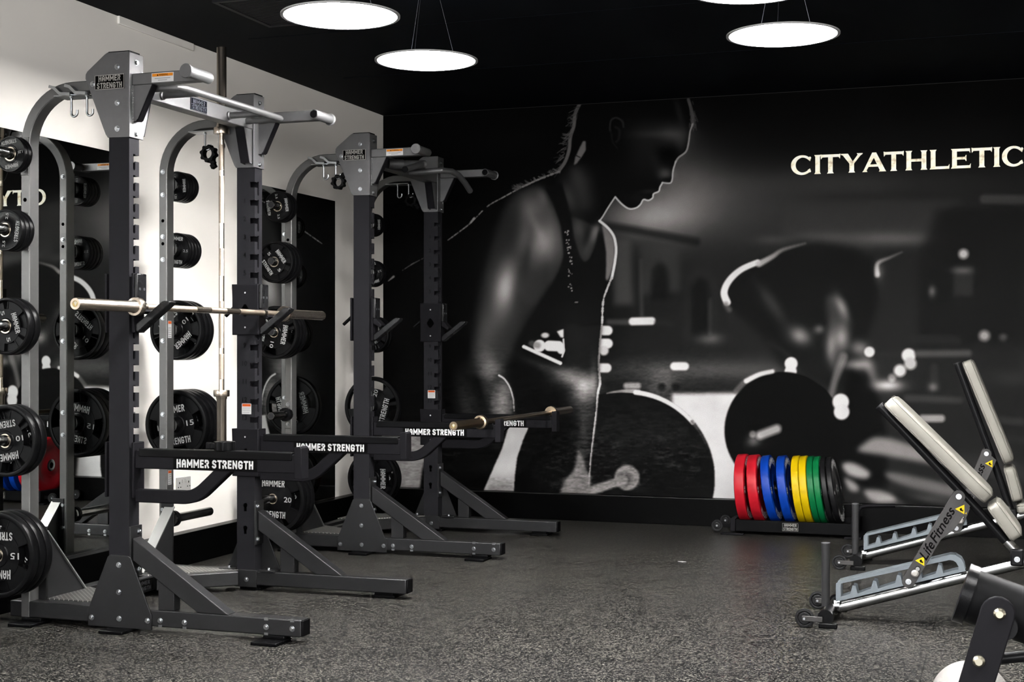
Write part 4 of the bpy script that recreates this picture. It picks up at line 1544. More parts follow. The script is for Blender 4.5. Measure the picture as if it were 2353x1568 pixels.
    logo(bd, 'hAMMER', 0.020, lambda u, v: (0.3880, 0.70 + u, 0.078 + v), 0.13)
    logo(bd, 'STRENGTH', 0.020, lambda u, v: (0.3880, 0.70 + u, 0.050 + v), 0.15)
    part('maker_badge', bd, [M_BLKPR, mat('black_relief', (0.03, 0.03, 0.032, 1), 0.3)], cb)
    return R


RA = rack('squat_rack', 'large grey and charcoal squat rack nearest the viewer, straight pull-up bar on top', 5.31, 'bar')
RB = rack('squat_rack', 'farther grey squat rack beside the mural corner, curved multi-grip bar on top', 7.79, 'multi')

# holder ring for the upright barbell, clamped to the front rack
hb = MB()
hb.box(0.640, 0.690, 1.085, 1.10, 0.640, 0.680)
hb.lathe([(0.0262, -0.02), (0.034, -0.02), (0.034, 0.02), (0.0262, 0.02)], (0.617, 6.375 - 5.31, 0.66), 'z', 32, closed=True)
hb.box(0.610, 0.690, 1.096, 1.104, 0.645, 0.675)
part('bar_holder', hb, M_BASE, RA)


# ------------------------------------------------------------------ safety arms and bar hooks
def safety_arm(Y, far, label):
    f = lambda mb: mb.mirror_y(RW) if far else mb
    t = thing('safety_arm', label, 'safety arm', (0.829, Y, 0.75))
    off = lambda mb: (f(mb), setattr(mb, 'v', [(x - 0.829, y, z - 0.75) for x, y, z in mb.v]), mb)[2]
    # sleeve folded round the inner face of the upright
    mb = MB()
    mb.box(0.662, 0.812, 0.0765, 0.0825, 0.583, 0.826)
    mb.box(0.800, 0.812, 0.0, 0.0765, 0.583, 0.826)
    mb.box(0.662, 0.672, 0.0, 0.0765, 0.583, 0.826)
    part('sleeve_bracket', off(mb), M_SLEEVE, t, bevel=0.003)
    mb = MB().prism([(0.715, 0.7), (0.735, 0.725), (0.745, 0.725), (0.765, 0.7), (0.765, 0.69), (0.745, 0.668), (0.735, 0.668), (0.715, 0.69)], 0.0825, 0.0832, 'xz')
    mb.lathe([(0, 0), (0.004, 0), (0.004, 0.0006), (0, 0.0006)], (0.737, 0.0825, 0.79), 'y', 12)
    part('locking_hole', off(mb), M_HOLE, t)
    mb = MB().lathe([(0, 0), (0.0045, 0), (0.0045, 0.0006), (0, 0.0006)], (0.737, 0.0826, 0.785), 'y', 12)
    mb.lathe([(0, 0), (0.0045, 0), (0.0045, 0.0006), (0, 0.0006)], (0.737, 0.0826, 0.62), 'y', 12)
    part('rivet', off(mb), M_WHITE, t)
    mb = MB().box(0.812, 1.598, 0.010, 0.064, 0.712, 0.792)
    ab = part('arm_beam', off(mb), M_SLEEVE, t, bevel=0.004)
    mb = MB().box(0.832, 1.580, 0.006, 0.068, 0.765, 0.799)
    part('bar_liner', off(mb), M_BLACK, t, bevel=0.003)
    mb = MB()
    mb.prism([(1.592, 0.690), (1.626, 0.690), (1.626, 0.818), (1.618, 0.826), (1.592, 0.822)], 0.004, 0.070, 'xz')
    part('end_stop', off(mb), M_SLEEVE, t, bevel=0.002)
    mb = MB()
    path = [(0.812, 0.037, 0.592), (1.045, 0.037, 0.592)]
    for k in range(1, 9):
        a = math.radians(42) * k / 8
        path.append((1.045 + 0.16 * math.sin(a), 0.037, 0.592 + 0.16 * (1 - math.cos(a))))
    e = path[-1]
    path.append((e[0] + 0.12, 0.037, e[2] + 0.105))
    mb.rect(path, 0.045, 0.057, up=(0, 0, 1))
    part('lower_brace', off(mb), M_SLEEVE, t)
    # lettering is on the face turned to the viewer on both arms
    yf = (RW - 0.064) if far else 0.010
    mb = MB()
    mb.box(1.005, 1.415, yf - 0.0006, yf, 0.716, 0.765)
    mb.cur = 1
    logo(mb, 'hAMMER STRENGTH', 0.036, lambda u, v: (1.209 + u, yf - 0.0012, 0.741 + v), 0.374, wt=0.225)
    mb.v = [(x - 0.829, y, z - 0.75) for x, y, z in mb.v]
    part('lettering_strip', mb, [M_BLKPR, M_WHITE], t)
    return t


safety_arm(5.31, False, 'black safety arm with white maker lettering, nearest, low on the front rack')
safety_arm(5.31, True, 'black safety arm with white maker lettering on the far side of the front rack')
safety_arm(7.79, False, 'black safety arm on the near side of the back rack, under the sloping barbell')
safety_arm(7.79, True, 'black safety arm on the far side of the back rack, lettering half hidden by barbell')


def bar_hook(Y, far, dz, label):
    f = lambda mb: mb.mirror_y(RW) if far else mb
    t = thing('bar_hook', label, 'bar hook', (0.80, Y, 1.43 + dz))
    off = lambda mb: (f(mb), setattr(mb, 'v', [(x - 0.80, y, z - 1.43) for x, y, z in mb.v]), mb)[2]
    mb = MB()
    mb.box(0.662, 0.812, 0.0765, 0.0825, 1.306, 1.566)
    mb.box(0.800, 0.812, 0.0, 0.0765, 1.306, 1.566)
    mb.box(0.662, 0.672, 0.0, 0.0765, 1.306, 1.566)
    part('sleeve_bracket', off(mb), M_SLEEVE, t, bevel=0.003)
    mb = MB().prism([(0.712, 1.435), (0.732, 1.462), (0.742, 1.462), (0.762, 1.435), (0.762, 1.425), (0.742, 1.40), (0.732, 1.40), (0.712, 1.425)], 0.0825, 0.0832, 'xz')
    part('locking_hole', off(mb), M_HOLE, t)
    mb = MB()
    for z in (1.522, 1.345):
        mb.lathe([(0, 0), (0.0045, 0), (0.0045, 0.0006), (0, 0.0006)], (0.737, 0.0826, z), 'y', 12)
    part('rivet', off(mb), M_WHITE, t)
    pd = part('backing_pad', off(MB().box(0.812, 0.829, 0.003, 0.074, 1.440, 1.564)), M_PAD, t, bevel=0.004)
    sc = MB()
    for y in (0.022, 0.055):
        sc.lathe([(0, 0), (0.0065, 0), (0.0065, 0.001), (0, 0.001)], (0.829, y, 1.497), 'x', 16)
    part('pad_screw', off(sc), M_ZINC, pd)
    s = MB()
    s.prism([(0.812, 1.440), (0.829, 1.440), (0.868, 1.398), (0.856, 1.386), (0.812, 1.410)], 0.008, 0.070, 'xz')
    part('seat_block', off(s), M_SLEEVE, t, bevel=0.002)
    s = MB()
    s.prism([(0.812, 1.312), (0.824, 1.308), (0.978, 1.426), (0.984, 1.440), (0.958, 1.444), (0.944, 1.440), (0.812, 1.342)], 0.012, 0.068, 'xz')
    part('lip_arm', off(s), M_PAD, t, bevel=0.004)
    lv = MB()
    lv.rod([(0.664, 0.04, 1.46), (0.600, 0.04, 1.405)], 0.010, 12)
    part('release_lever', off(lv), M_BLACK, t)
    return t


bar_hook(5.31, False, 0, 'black bar hook on the near upright of the front rack, holding a barbell')
bar_hook(5.31, True, 0, 'black bar hook on the far upright of the front rack, holding a barbell')
bar_hook(7.79, False, -0.0925 + 0.07, 'empty black bar hook on the near upright of the back rack')
bar_hook(7.79, True, -0.0925 + 0.07, 'empty black bar hook on the far upright of the back rack')


# ------------------------------------------------------------------ barbells
def barbell(label, loc, rot, m1, m2, tilt=0):
    t = thing('barbell', label, 'barbell', loc, rot)
    L = 1.10
    sh = MB()
    sh.rod([(0, -0.66, 0), (0, 0.66, 0)], 0.014, 20)
    s = part('shaft', sh, m1, t)
    for a, b in ((-0.60, -0.47), (-0.44, -0.20), (-0.07, 0.07), (0.20, 0.44), (0.47, 0.60)):
        part('knurling', MB().rod([(0, a, 0), (0, b, 0)], 0.01435, 20), M_KNURL if m1 is M_BAR else M_BARD, s)
    for e in (-1, 1):
        sl = MB().lathe([(0.0135, 0.655), (0.040, 0.655), (0.041, 0.658), (0.041, 0.682), (0.039, 0.688), (0.029, 0.690), (0.027, 0.700), (0.0248, 0.704), (0.0248, L - 0.004), (0.0235, L), (0.0135, L), (0.0135, L - 0.004)] if True else [], axis='y', n=40, closed=True)
        sl.v = [(x, e * y, z) for x, y, z in sl.v]
        sp = part('sleeve', sl, m1, t)
        cp = MB().lathe([(0, L - 0.003), (0.0135, L - 0.003), (0.0135, L - 0.0025), (0, L - 0.0025)], axis='y', n=24)
        cp.cur = 1
        cp.prism([(-0.009, 0.008), (0.009, 0.008), (0.0, -0.009)], L - 0.0024, L - 0.0018, 'xz')
        cp.prism([(-0.003, 0.011), (0.003, 0.011), (0.0, -0.002)], L - 0.0017, L - 0.0012, 'xz')
        cp.v = [(x, e * y, z) for x, y, z in cp.v]
        part('end_badge', cp, [mat('badge_gold', (0.55, 0.42, 0.18, 1), 0.3, 0.8), mat('badge_cream', (0.75, 0.7, 0.55, 1), 0.4)], sp)
    return t


barbell('nickel barbell resting across the front rack hooks', (0.850, 5.945, 1.4175), (0, 0, 0), M_BAR, M_KNURL)
barbell('brass-toned barbell lying across the safety arm ends of the back rack', (1.562, 8.31, 0.8135), (0, 0, 0), M_BARD, M_BARD)
barbell('nickel barbell standing upright inside the front rack against the cream wall', (0.617, 6.375, 1.679), (PI / 2, 0, 0), M_BAR, M_KNURL)


# ------------------------------------------------------------------ lock collars
def collar(label, loc, rot, proto=[None]):
    if proto[0] is None:
        t = thing('barbell_collar', label, 'collar', loc, rot)
        n = 8
        out = []
        for k in range(n * 4):
            a = 2 * PI * k / (n * 4)
            r = 0.041 + 0.0055 * (1 if k % 4 in (0, 1) else -0.4)
            out.append((r * math.cos(a), r * math.sin(a)))
        mb = MB()
        N = len(out)
        inn = [(0.0265 * math.cos(2 * PI * k / N), 0.0265 * math.sin(2 * PI * k / N)) for k in range(N)]
        for k in range(N):
            k2 = (k + 1) % N
            for z0, z1 in ((-0.019, 0.019),):
                a, b, c, d = out[k], out[k2], inn[k2], inn[k]
                mb.add([(a[0], a[1], z0), (b[0], b[1], z0), (c[0], c[1], z0), (d[0], d[1], z0), (a[0], a[1], z1), (b[0], b[1], z1), (c[0], c[1], z1), (d[0], d[1], z1)],
                       [(3, 2, 1, 0), (4, 5, 6, 7), (0, 1, 5, 4), (2, 3, 7, 6)])
        part('ring', mb, M_BLACK, t, bevel=0.0015)
        lv = MB()
        lv.box(0.036, 0.062, -0.013, 0.013, -0.012, 0.012)
        lv.box(0.058, 0.082, -0.020, 0.008, -0.014, 0.014)
        part('lever', lv, M_BLACK, t, bevel=0.003)
        lp = MB()
        for z in (-0.0195, 0.0185):
            lp.lathe([(0.0268, z), (0.034, z), (0.034, z + 0.001), (0.0268, z + 0.001)], axis='z', n=32, closed=True)
        part('liner', lp, M_RUB, t)
        proto[0] = t
        return t
    t = dup(proto[0])
    t.location = loc
    t.rotation_euler = rot
    tag(t, label, 'collar')
    return t


collar('black lock collar lying flat on the nearest safety arm', (1.242, 5.347, 0.8185), (0, 0, math.radians(195)))
# hanging ones: the hole hooked over the hook's bottom
collar('black lock collar hanging from a hook inside the far side of the front rack', (0.497, 6.452, 2.249), (PI / 2, math.radians(62), 0))
collar('black lock collar hanging from the near hooks of the back rack, against the cream wall', (0.577, 7.810, 2.249), (PI / 2, math.radians(-52 + 180 + 180), 0))
collar('black lock collar hanging from the far hooks of the back rack, against the dark mural', (0.577, 8.932, 2.249), (PI / 2, math.radians(40), 0))

# ------------------------------------------------------------------ weight plates
PK = {'1.25': (0.081, 0.026), '2.5': (0.093, 0.028), '5': (0.127, 0.042), '10': (0.160, 0.043), '15': (0.189, 0.045), '20': (0.212, 0.048)}
PROTO = {}


def make_plate(kind):
    r, th = PK[kind]
    t = thing('weight_plate', 'x', 'weight plate')
    mb = MB()
    h = th / 2
    hr = 0.0265
    big = kind in ('5', '10', '15', '20')
    through = kind in ('10', '15', '20')
    n = 72
    if not big:
        mb.lathe([(hr, -h + 0.001), (r * 0.47, -h + 0.001), (r * 0.50, -h + 0.003), (r * 0.88, -h + 0.003), (r * 0.90, -h + 0.0005), (r * 0.965, -h), (r - 0.001, -h + 0.004), (r, -h + 0.008), (r, h - 0.008), (r - 0.001, h - 0.004), (r * 0.965, h), (hr, h)], axis='y', n=n, closed=True)
    else:
        ro, ri, rh = r * 0.86, r * 0.60, r * 0.60
        # rim
        mb.lathe([(ro, -h + 0.010), (ro + 0.004, -h + 0.002), (r * 0.925, -h), (r - 0.003, -h + 0.002), (r, -h + 0.009), (r, h - 0.009), (r - 0.003, h - 0.002), (r * 0.925, h), (ro + 0.004, h - 0.002), (ro, h - 0.010)], axis='y', n=n, closed=True)
        # hub disc
        wb = h - 0.004
        mb.lathe([(hr, -h + 0.001), (r * 0.27, -h + 0.001), (r * 0.29, -wb), (rh, -wb), (rh, wb), (hr, wb)], axis='y', n=n, closed=True)
        # spokes between four windows at the compass points; hand holes between them
        half = math.radians(20)
        seg = 8
        for q in range(4):
            c0 = math.radians(90 * q) + half
            c1 = math.radians(90 * (q + 1)) - half
            for k in range(seg):
                a, b = c0 + (c1 - c0) * k / seg, c0 + (c1 - c0) * (k + 1) / seg
                P = [(rh * 0.99 * math.cos(a), rh * 0.99 * math.sin(a)), (ro * 1.01 * math.cos(a), ro * 1.01 * math.sin(a)), (ro * 1.01 * math.cos(b), ro * 1.01 * math.sin(b)), (rh * 0.99 * math.cos(b), rh * 0.99 * math.sin(b))]
                mb.prism(P, -wb + 0.002, wb, 'xz')
            if not through:
                a0, a1 = math.radians(90 * q) - half, math.radians(90 * q) + half
                for k in range(4):
                    a, b = a0 + (a1 - a0) * k / 4, a0 + (a1 - a0) * (k + 1) / 4
                    P = [(rh * 0.99 * math.cos(a), rh * 0.99 * math.sin(a)), (ro * 1.01 * math.cos(a), ro * 1.01 * math.sin(a)), (ro * 1.01 * math.cos(b), ro * 1.01 * math.sin(b)), (rh * 0.99 * math.cos(b), rh * 0.99 * math.sin(b))]
                    mb.prism(P, -0.004, 0.012, 'xz')
            # thin raised ribs beside each window
            for a in (c0 + 0.02, c1 - 0.02):
                mb.sweep([(rh * math.cos(a), -wb + 0.001, rh * math.sin(a)), (ro * math.cos(a), -wb + 0.001, ro * math.sin(a))], [(-0.002, -0.002), (0.002, -0.002), (0.002, 0.002), (-0.002, 0.002)], up=(0, 1, 0))
    part('disc', mb, M_RUB, t)
    part('hub_ring', MB().lathe([(hr - 0.0005, -h - 0.001), (hr + 0.0045, -h - 0.001), (hr + 0.0045, h), (hr - 0.0005, h)], axis='y', n=40, closed=True), M_RING, t)
    mb = MB()
    yf = -h + (0.0022 if not big else 0.0030)
    d = r * (0.665 if not big else 0.445)
    yt = yf - 0.0006
    logo(mb, 'hAMMER', r * 0.20 if big else r * 0.22, lambda u, v: (u, yt, d + v), r * (0.72 if big else 0.85))
    logo(mb, 'STRENGTH', r * 0.19 if big else r * 0.22, lambda u, v: (u, yt, -d + v), r * (0.82 if big else 0.98))
    wn = r * (0.24 if len(kind) == 2 else 0.16 if len(kind) == 1 else 0.30)
    for sx in (1, -1):
        text(mb, kind, r * 0.15, lambda u, v, sx=sx: (sx * (d + (0 if not big else r * 0.03)) + u, yt, v), wn)
    part('lettering', mb, mat('pale_plate_print', (0.62, 0.62, 0.61, 1), 0.5), t)
    return t


used = set()
ORD = {1: ['only plate'], 2: ['outermost', 'innermost'], 3: ['outermost', 'middle', 'innermost'], 4: ['outermost', 'second', 'third', 'innermost']}
PEG = ['top peg', 'second peg down', 'middle peg', 'fourth peg down', 'bottom peg']


def stack(Y, far, peg, kind, n, ang, where):
    r, th = PK[kind]
    z = HORN_Z[peg]
    y = -0.047
    for i in range(n):
        yc = y - th / 2 - 0.0015 if True else 0
        y = yc - th / 2
        if kind not in PROTO:
            PROTO[kind] = make_plate(kind)
            t = PROTO[kind]
        else:
            t = dup(PROTO[kind])
        a = ang + (0 if i == (0 if far else n - 1) else random.uniform(-1.2, 1.2))
        yy = (RW - yc if far else yc)
        t.location = (0.2425, Y + yy, z - 0.0028)
        t.rotation_euler = (0, a, 0)
        o_ = ORD[n][n - 1 - i]
        lab = f'black {kind} kg plate, {o_} on the {PEG[peg]}, {where}' if n > 1 else f'single black {kind} kg plate, {PEG[peg]}, {where}'
        tag(t, lab, 'weight plate', f'{kind} kg plates, {where}')


D = math.radians
wA, wAf, wB, wBf = 'near side of front rack', 'far side of front rack', 'near side of back rack', 'far side of back rack'
stack(5.31, False, 0, '1.25', 2, D(172), wA)
stack(5.31, False, 1, '2.5', 3, D(-82), wA)
stack(5.31, False, 2, '5', 2, D(75), wA)
stack(5.31, False, 3, '10', 2, D(170), wA)
stack(5.31, False, 4, '15', 3, D(180), wA)
stack(5.31, True, 0, '1.25', 4, D(88), wAf)
stack(5.31, True, 1, '2.5', 4, D(5), wAf)
stack(5.31, True, 2, '10', 3, D(140), wAf)
stack(5.31, True, 3, '15', 4, D(-10), wAf)
stack(7.79, False, 0, '2.5', 3, D(83), wB)
stack(7.79, False, 1, '5', 3, D(55), wB)
stack(7.79, False, 2, '10', 3, D(102), wB)
stack(7.79, False, 4, '20', 3, D(2), wB)
stack(7.79, True, 0, '1.25', 2, D(90), wBf)
stack(7.79, True, 1, '2.5', 2, D(165), wBf)
stack(7.79, True, 2, '5', 2, D(-120), wBf)
stack(7.79, True, 3, '20', 1, D(-75), wBf)
stack(7.79, True, 4, '15', 2, D(90), wBf)


# ------------------------------------------------------------------ bumper plates on their floor rack
BC = {'red': rgb(205, 28, 44), 'blue': rgb(8, 66, 178), 'yellow': rgb(252, 214, 8), 'green': rgb(8, 122, 66), 'black': (0.010, 0.010, 0.011, 1)}


def bumper(color, kg, x, th, lean, label):
    R = 0.225
    t = thing('bumper_plate', label, 'bumper plate', (x, 9.583, 0.074), (0, lean, 0), 'coloured bumper plates on the floor rack')
    h = th / 2
    m = mat('bumper_' + color, BC[color], 0.42, 0, 0.06, 20, 0.25, 400)
    d = 0.006
    mb = MB().lathe([(0.0265, -h + 0.004), (0.075, -h + 0.004), (0.082, -h + d), (0.148, -h + d), (0.156, -h), (R - 0.006, -h), (R - 0.001, -h + 0.003), (R, -h + 0.007), (R, h - 0.007), (R - 0.001, h - 0.003), (R - 0.006, h), (0.156, h), (0.148, h - d), (0.082, h - d), (0.075, h - 0.004), (0.0265, h - 0.004)], (0, 0, R), 'x', 96, closed=True)
    part('rubber_disc', mb, m, t)
    hm = MB().lathe([(0.0255, -h + 0.001), (0.034, -h + 0.001), (0.048, -h + 0.003), (0.048, h - 0.003), (0.034, h - 0.001), (0.0255, h - 0.001)], (0, 0, R), 'x', 40, closed=True)
    part('hub_ring', hm, M_CHROME, t)
    lm = MB()
    xs = h + 0.0006

    def ring_text(s, a0, rr, hh):
        # letters set round the face
        n = len(s)
        for i, ch in enumerate(s):
            if ch == ' ':
                continue
            a = a0 - (i - (n - 1) / 2) * 0.215
            ca_, sa_ = math.cos(a), math.sin(a)
            sub = MB()
            fn = lambda u, v: (xs, 0 + (rr + v) * ca_ + u * sa_ * 1.0, R + (rr + v) * sa_ - u * ca_)
            if ch in GLY:
                logo(lm, ch, hh, fn)
            else:
                text(lm, ch, hh, fn)
    ring_text('HAMMER', PI / 2, 0.187, 0.044)
    ring_text('STRENGTH', -PI / 2, 0.187, 0.044)
    for a in (0.0, PI):
        ca_, sa_ = math.cos(a), math.sin(a)
        text(lm, kg, 0.036, lambda u, v: (xs, (0.187 + v) * ca_ + u * sa_, R + (0.187 + v) * sa_ - u * ca_))
    part('lettering', lm, mat('bright_white_ink', (0.9, 0.9, 0.9, 1), 0.5, k=0.7), t)
    return t


bumps = [('red', '25', 2.757, 0.066, -3.5, 'red bumper plate at the far end of the floor rack, beside the wheels'),
         ('red', '25', 2.857, 0.066, -6.5, 'second red bumper plate on the floor rack, leaning toward the first'),
         ('blue', '20', 2.962, 0.056, -9.5, 'blue bumper plate right next to the red ones'),
         ('blue', '20', 3.060, 0.056, -8.5, 'blue bumper plate right next to the yellow ones'),
         ('yellow', '15', 3.143, 0.048, -7, 'yellow bumper plate beside the blue one'),
         ('yellow', '15', 3.193, 0.048, -7, 'yellow bumper plate beside the green one'),
         ('green', '10', 3.243, 0.040, -7.5, 'green bumper plate beside the yellow one'),
         ('green', '10', 3.285, 0.040, -7.5, 'green bumper plate beside the black one'),
         ('black', '5', 3.338, 0.034, -9, 'black bumper plate beside the green one'),
         ('black', '5', 3.383, 0.034, -10, 'black bumper plate with white lettering at the handle end of the row')]
for c_, kg, x, th, ln, lab in bumps:
    bumper(c_, kg, x, th, D(ln), lab)

fr = thing('bumper_plate_rack', 'low black wheeled floor rack holding the coloured bumper plates', 'plate rack', (2.70, 9.41, 0))
q = MB()
q.box(0.012, 0.775, 0, 0.035, 0.022, 0.098)
part('side_rail', q, M_BLACK, fr, bevel=0.003)
part('side_rail', MB().box(0.012, 0.775, 0.318, 0.350, 0.022, 0.098), M_BLACK, fr, bevel=0.003)
part('tray', MB().box(0.012, 0.762, 0.06, 0.29, 0.060, 0.0655), M_BLACK, fr)
part('end_tube', MB().box(-0.022, 0.012, -0.01, 0.358, 0.020, 0.105), M_SLEEVE, fr, bevel=0.004)
part('end_tube', MB().box(0.762, 0.800, -0.005, 0.355, 0.016, 0.112), M_SLEEVE, fr, bevel=0.004)
for x in (0.107, 0.212, 0.311, 0.404):
    part('divider', MB().rod([(x, 0.03, 0.09), (x, 0.325, 0.09)], 0.006, 10), M_BLACK, fr)
bd = MB()
bd.box(0.322, 0.425, -0.002, 0, 0.036, 0.088)
bd.cur = 1
for (a, b, c, d) in ((0.322, 0.425, 0.036, 0.0375), (0.322, 0.425, 0.0865, 0.088), (0.322, 0.3235, 0.036, 0.088), (0.4235, 0.425, 0.036, 0.088)):
    bd.box(a, b, -0.003, -0.0019, c, d)
logo(bd, 'hAMMER', 0.019, lambda u, v: (0.3735 + u, -0.0028, 0.0745 + v), 0.082)
logo(bd, 'STRENGTH', 0.019, lambda u, v: (0.3735 + u, -0.0028, 0.0500 + v), 0.090)
part('maker_badge', bd, [M_BLKPR, mat('badge_silver_pale', (0.42, 0.41, 0.39, 1), 0.4)], fr)
for y in (0.02, 0.325):
    wm = MB().lathe([(0.006, -0.012), (0.020, -0.012), (0.024, -0.009), (0.030, -0.012), (0.037, -0.011), (0.039, -0.006), (0.039, 0.006), (0.037, 0.011), (0.006, 0.011)], (-0.115, y, 0.052), 'y', 36, closed=True)
    wh = part('wheel', wm, mat('grey_black_wheel', (0.022, 0.022, 0.023, 1), 0.45, spec=0.04), fr)
    part('axle_cap', MB().lathe([(0, -0.014), (0.006, -0.014), (0.007, -0.012), (0, -0.010)], (-0.115, y, 0.052), 'y', 16), M_ZINC, wh)
    part('wheel_bracket', MB().box(-0.115, -0.02, y + 0.013, y + 0.018, 0.040, 0.066), M_BLACK, fr)
part('stand_foot', MB().box(-0.080, 0.070, -0.045, 0.0, 0.0, 0.012), M_SLEEVE, fr, bevel=0.003)
part('stand_foot', MB().box(-0.080, 0.070, 0.34, 0.365, 0.0, 0.012), M_SLEEVE, fr, bevel=0.003)
part('stand_foot', MB().box(0.72, 0.83, -0.02, 0.36, 0.0, 0.016), M_SLEEVE, fr, bevel=0.003)
hd = MB()
hd.rod([(0.79, 0.17, 0.05), (0.79, 0.17, 0.13), (0.795, 0.17, 0.175), (0.815, 0.17, 0.195), (0.85, 0.17, 0.202), (1.03, 0.17, 0.210)], 0.013, 16, up=(0, 1, 0))
part('handle', hd, M_SLEEVE, fr)


# ------------------------------------------------------------------ benches
def pad_mesh(L, w_, th, rc=0.03):
    """upholstered pad: length along x, width along y, thickness along z, rounded"""
    mb = MB()
    nx, ny = 18, 12
    def sup(a, b, n):
        return [(a * (abs(math.cos(t)) ** (2 / n)) * (1 if math.cos(t) >= 0 else -1), b * (abs(math.sin(t)) ** (2 / n)) * (1 if math.sin(t) >= 0 else -1)) for t in [2 * PI * k / 64 for k in range(64)]]
    lay = [(-th / 2, -0.012), (-th / 2 + 0.002, -0.004), (-th / 2 + 0.008, 0.0), (th / 2 - 0.020, 0.0), (th / 2 - 0.010, -0.004), (th / 2 - 0.003, -0.012), (th / 2, -0.026), (th / 2 + 0.002, -0.05)]
    rings = []
    for z, ins in lay:
        rings.append([(p[0], p[1], z) for p in sup(L / 2 + ins, w_ / 2 + ins, 9)])
    vs = [p for r in rings for p in r]
    fs = []
    for i in range(len(rings) - 1):
        for k in range(64):
            k2 = (k + 1) % 64
            fs.append((i * 64 + k, i * 64 + k2, (i + 1) * 64 + k2, (i + 1) * 64 + k))
    fs.append(tuple(range(63, -1, -1)))
    fs.append(tuple(range((len(rings) - 1) * 64, len(rings) * 64)))
    mb.add(vs, fs)
    return mb


def seam_mesh(L, w_, z):
    mb = MB()
    pts = []
    for k in range(65):
        t = 2 * PI * k / 64
        c, s = math.cos(t), math.sin(t)
        pts.append(((L / 2 + 0.0003) * (abs(c) ** (2 / 9)) * (1 if c >= 0 else -1), (w_ / 2 + 0.0003) * (abs(s) ** (2 / 9)) * (1 if s >= 0 else -1), z))
    mb.sweep(pts, [(0.0013 * math.cos(a), 0.0013 * math.sin(a)) for a in (0, 1.57, 3.14, 4.71)], caps=False)
    return mb


def put_pad(parent, name, a, b, w_, th, side):
    """pad whose lower face runs from a to b (x,z); side=+1: thickness lies up and to the right"""
    a, b = Vector((a[0], 0, a[1])), Vector((b[0], 0, b[1]))
    d = b - a
    L = d.length
    ang = math.atan2(-d.z, d.x)
    o = part(name, pad_mesh(L, w_, th), M_VINYL, parent)
    n = Vector((-d.z, 0, d.x)).normalized() * side
    c = (a + b) / 2 + n * (th / 2)
    o.location = c
    o.rotation_euler = (0, ang, 0)
    s = part('piping', seam_mesh(L, w_, th / 2 - 0.012), M_SEAM, o)
    s2 = part('piping', seam_mesh(L, w_, -th / 2 + 0.010), M_SEAM, o)
    return o


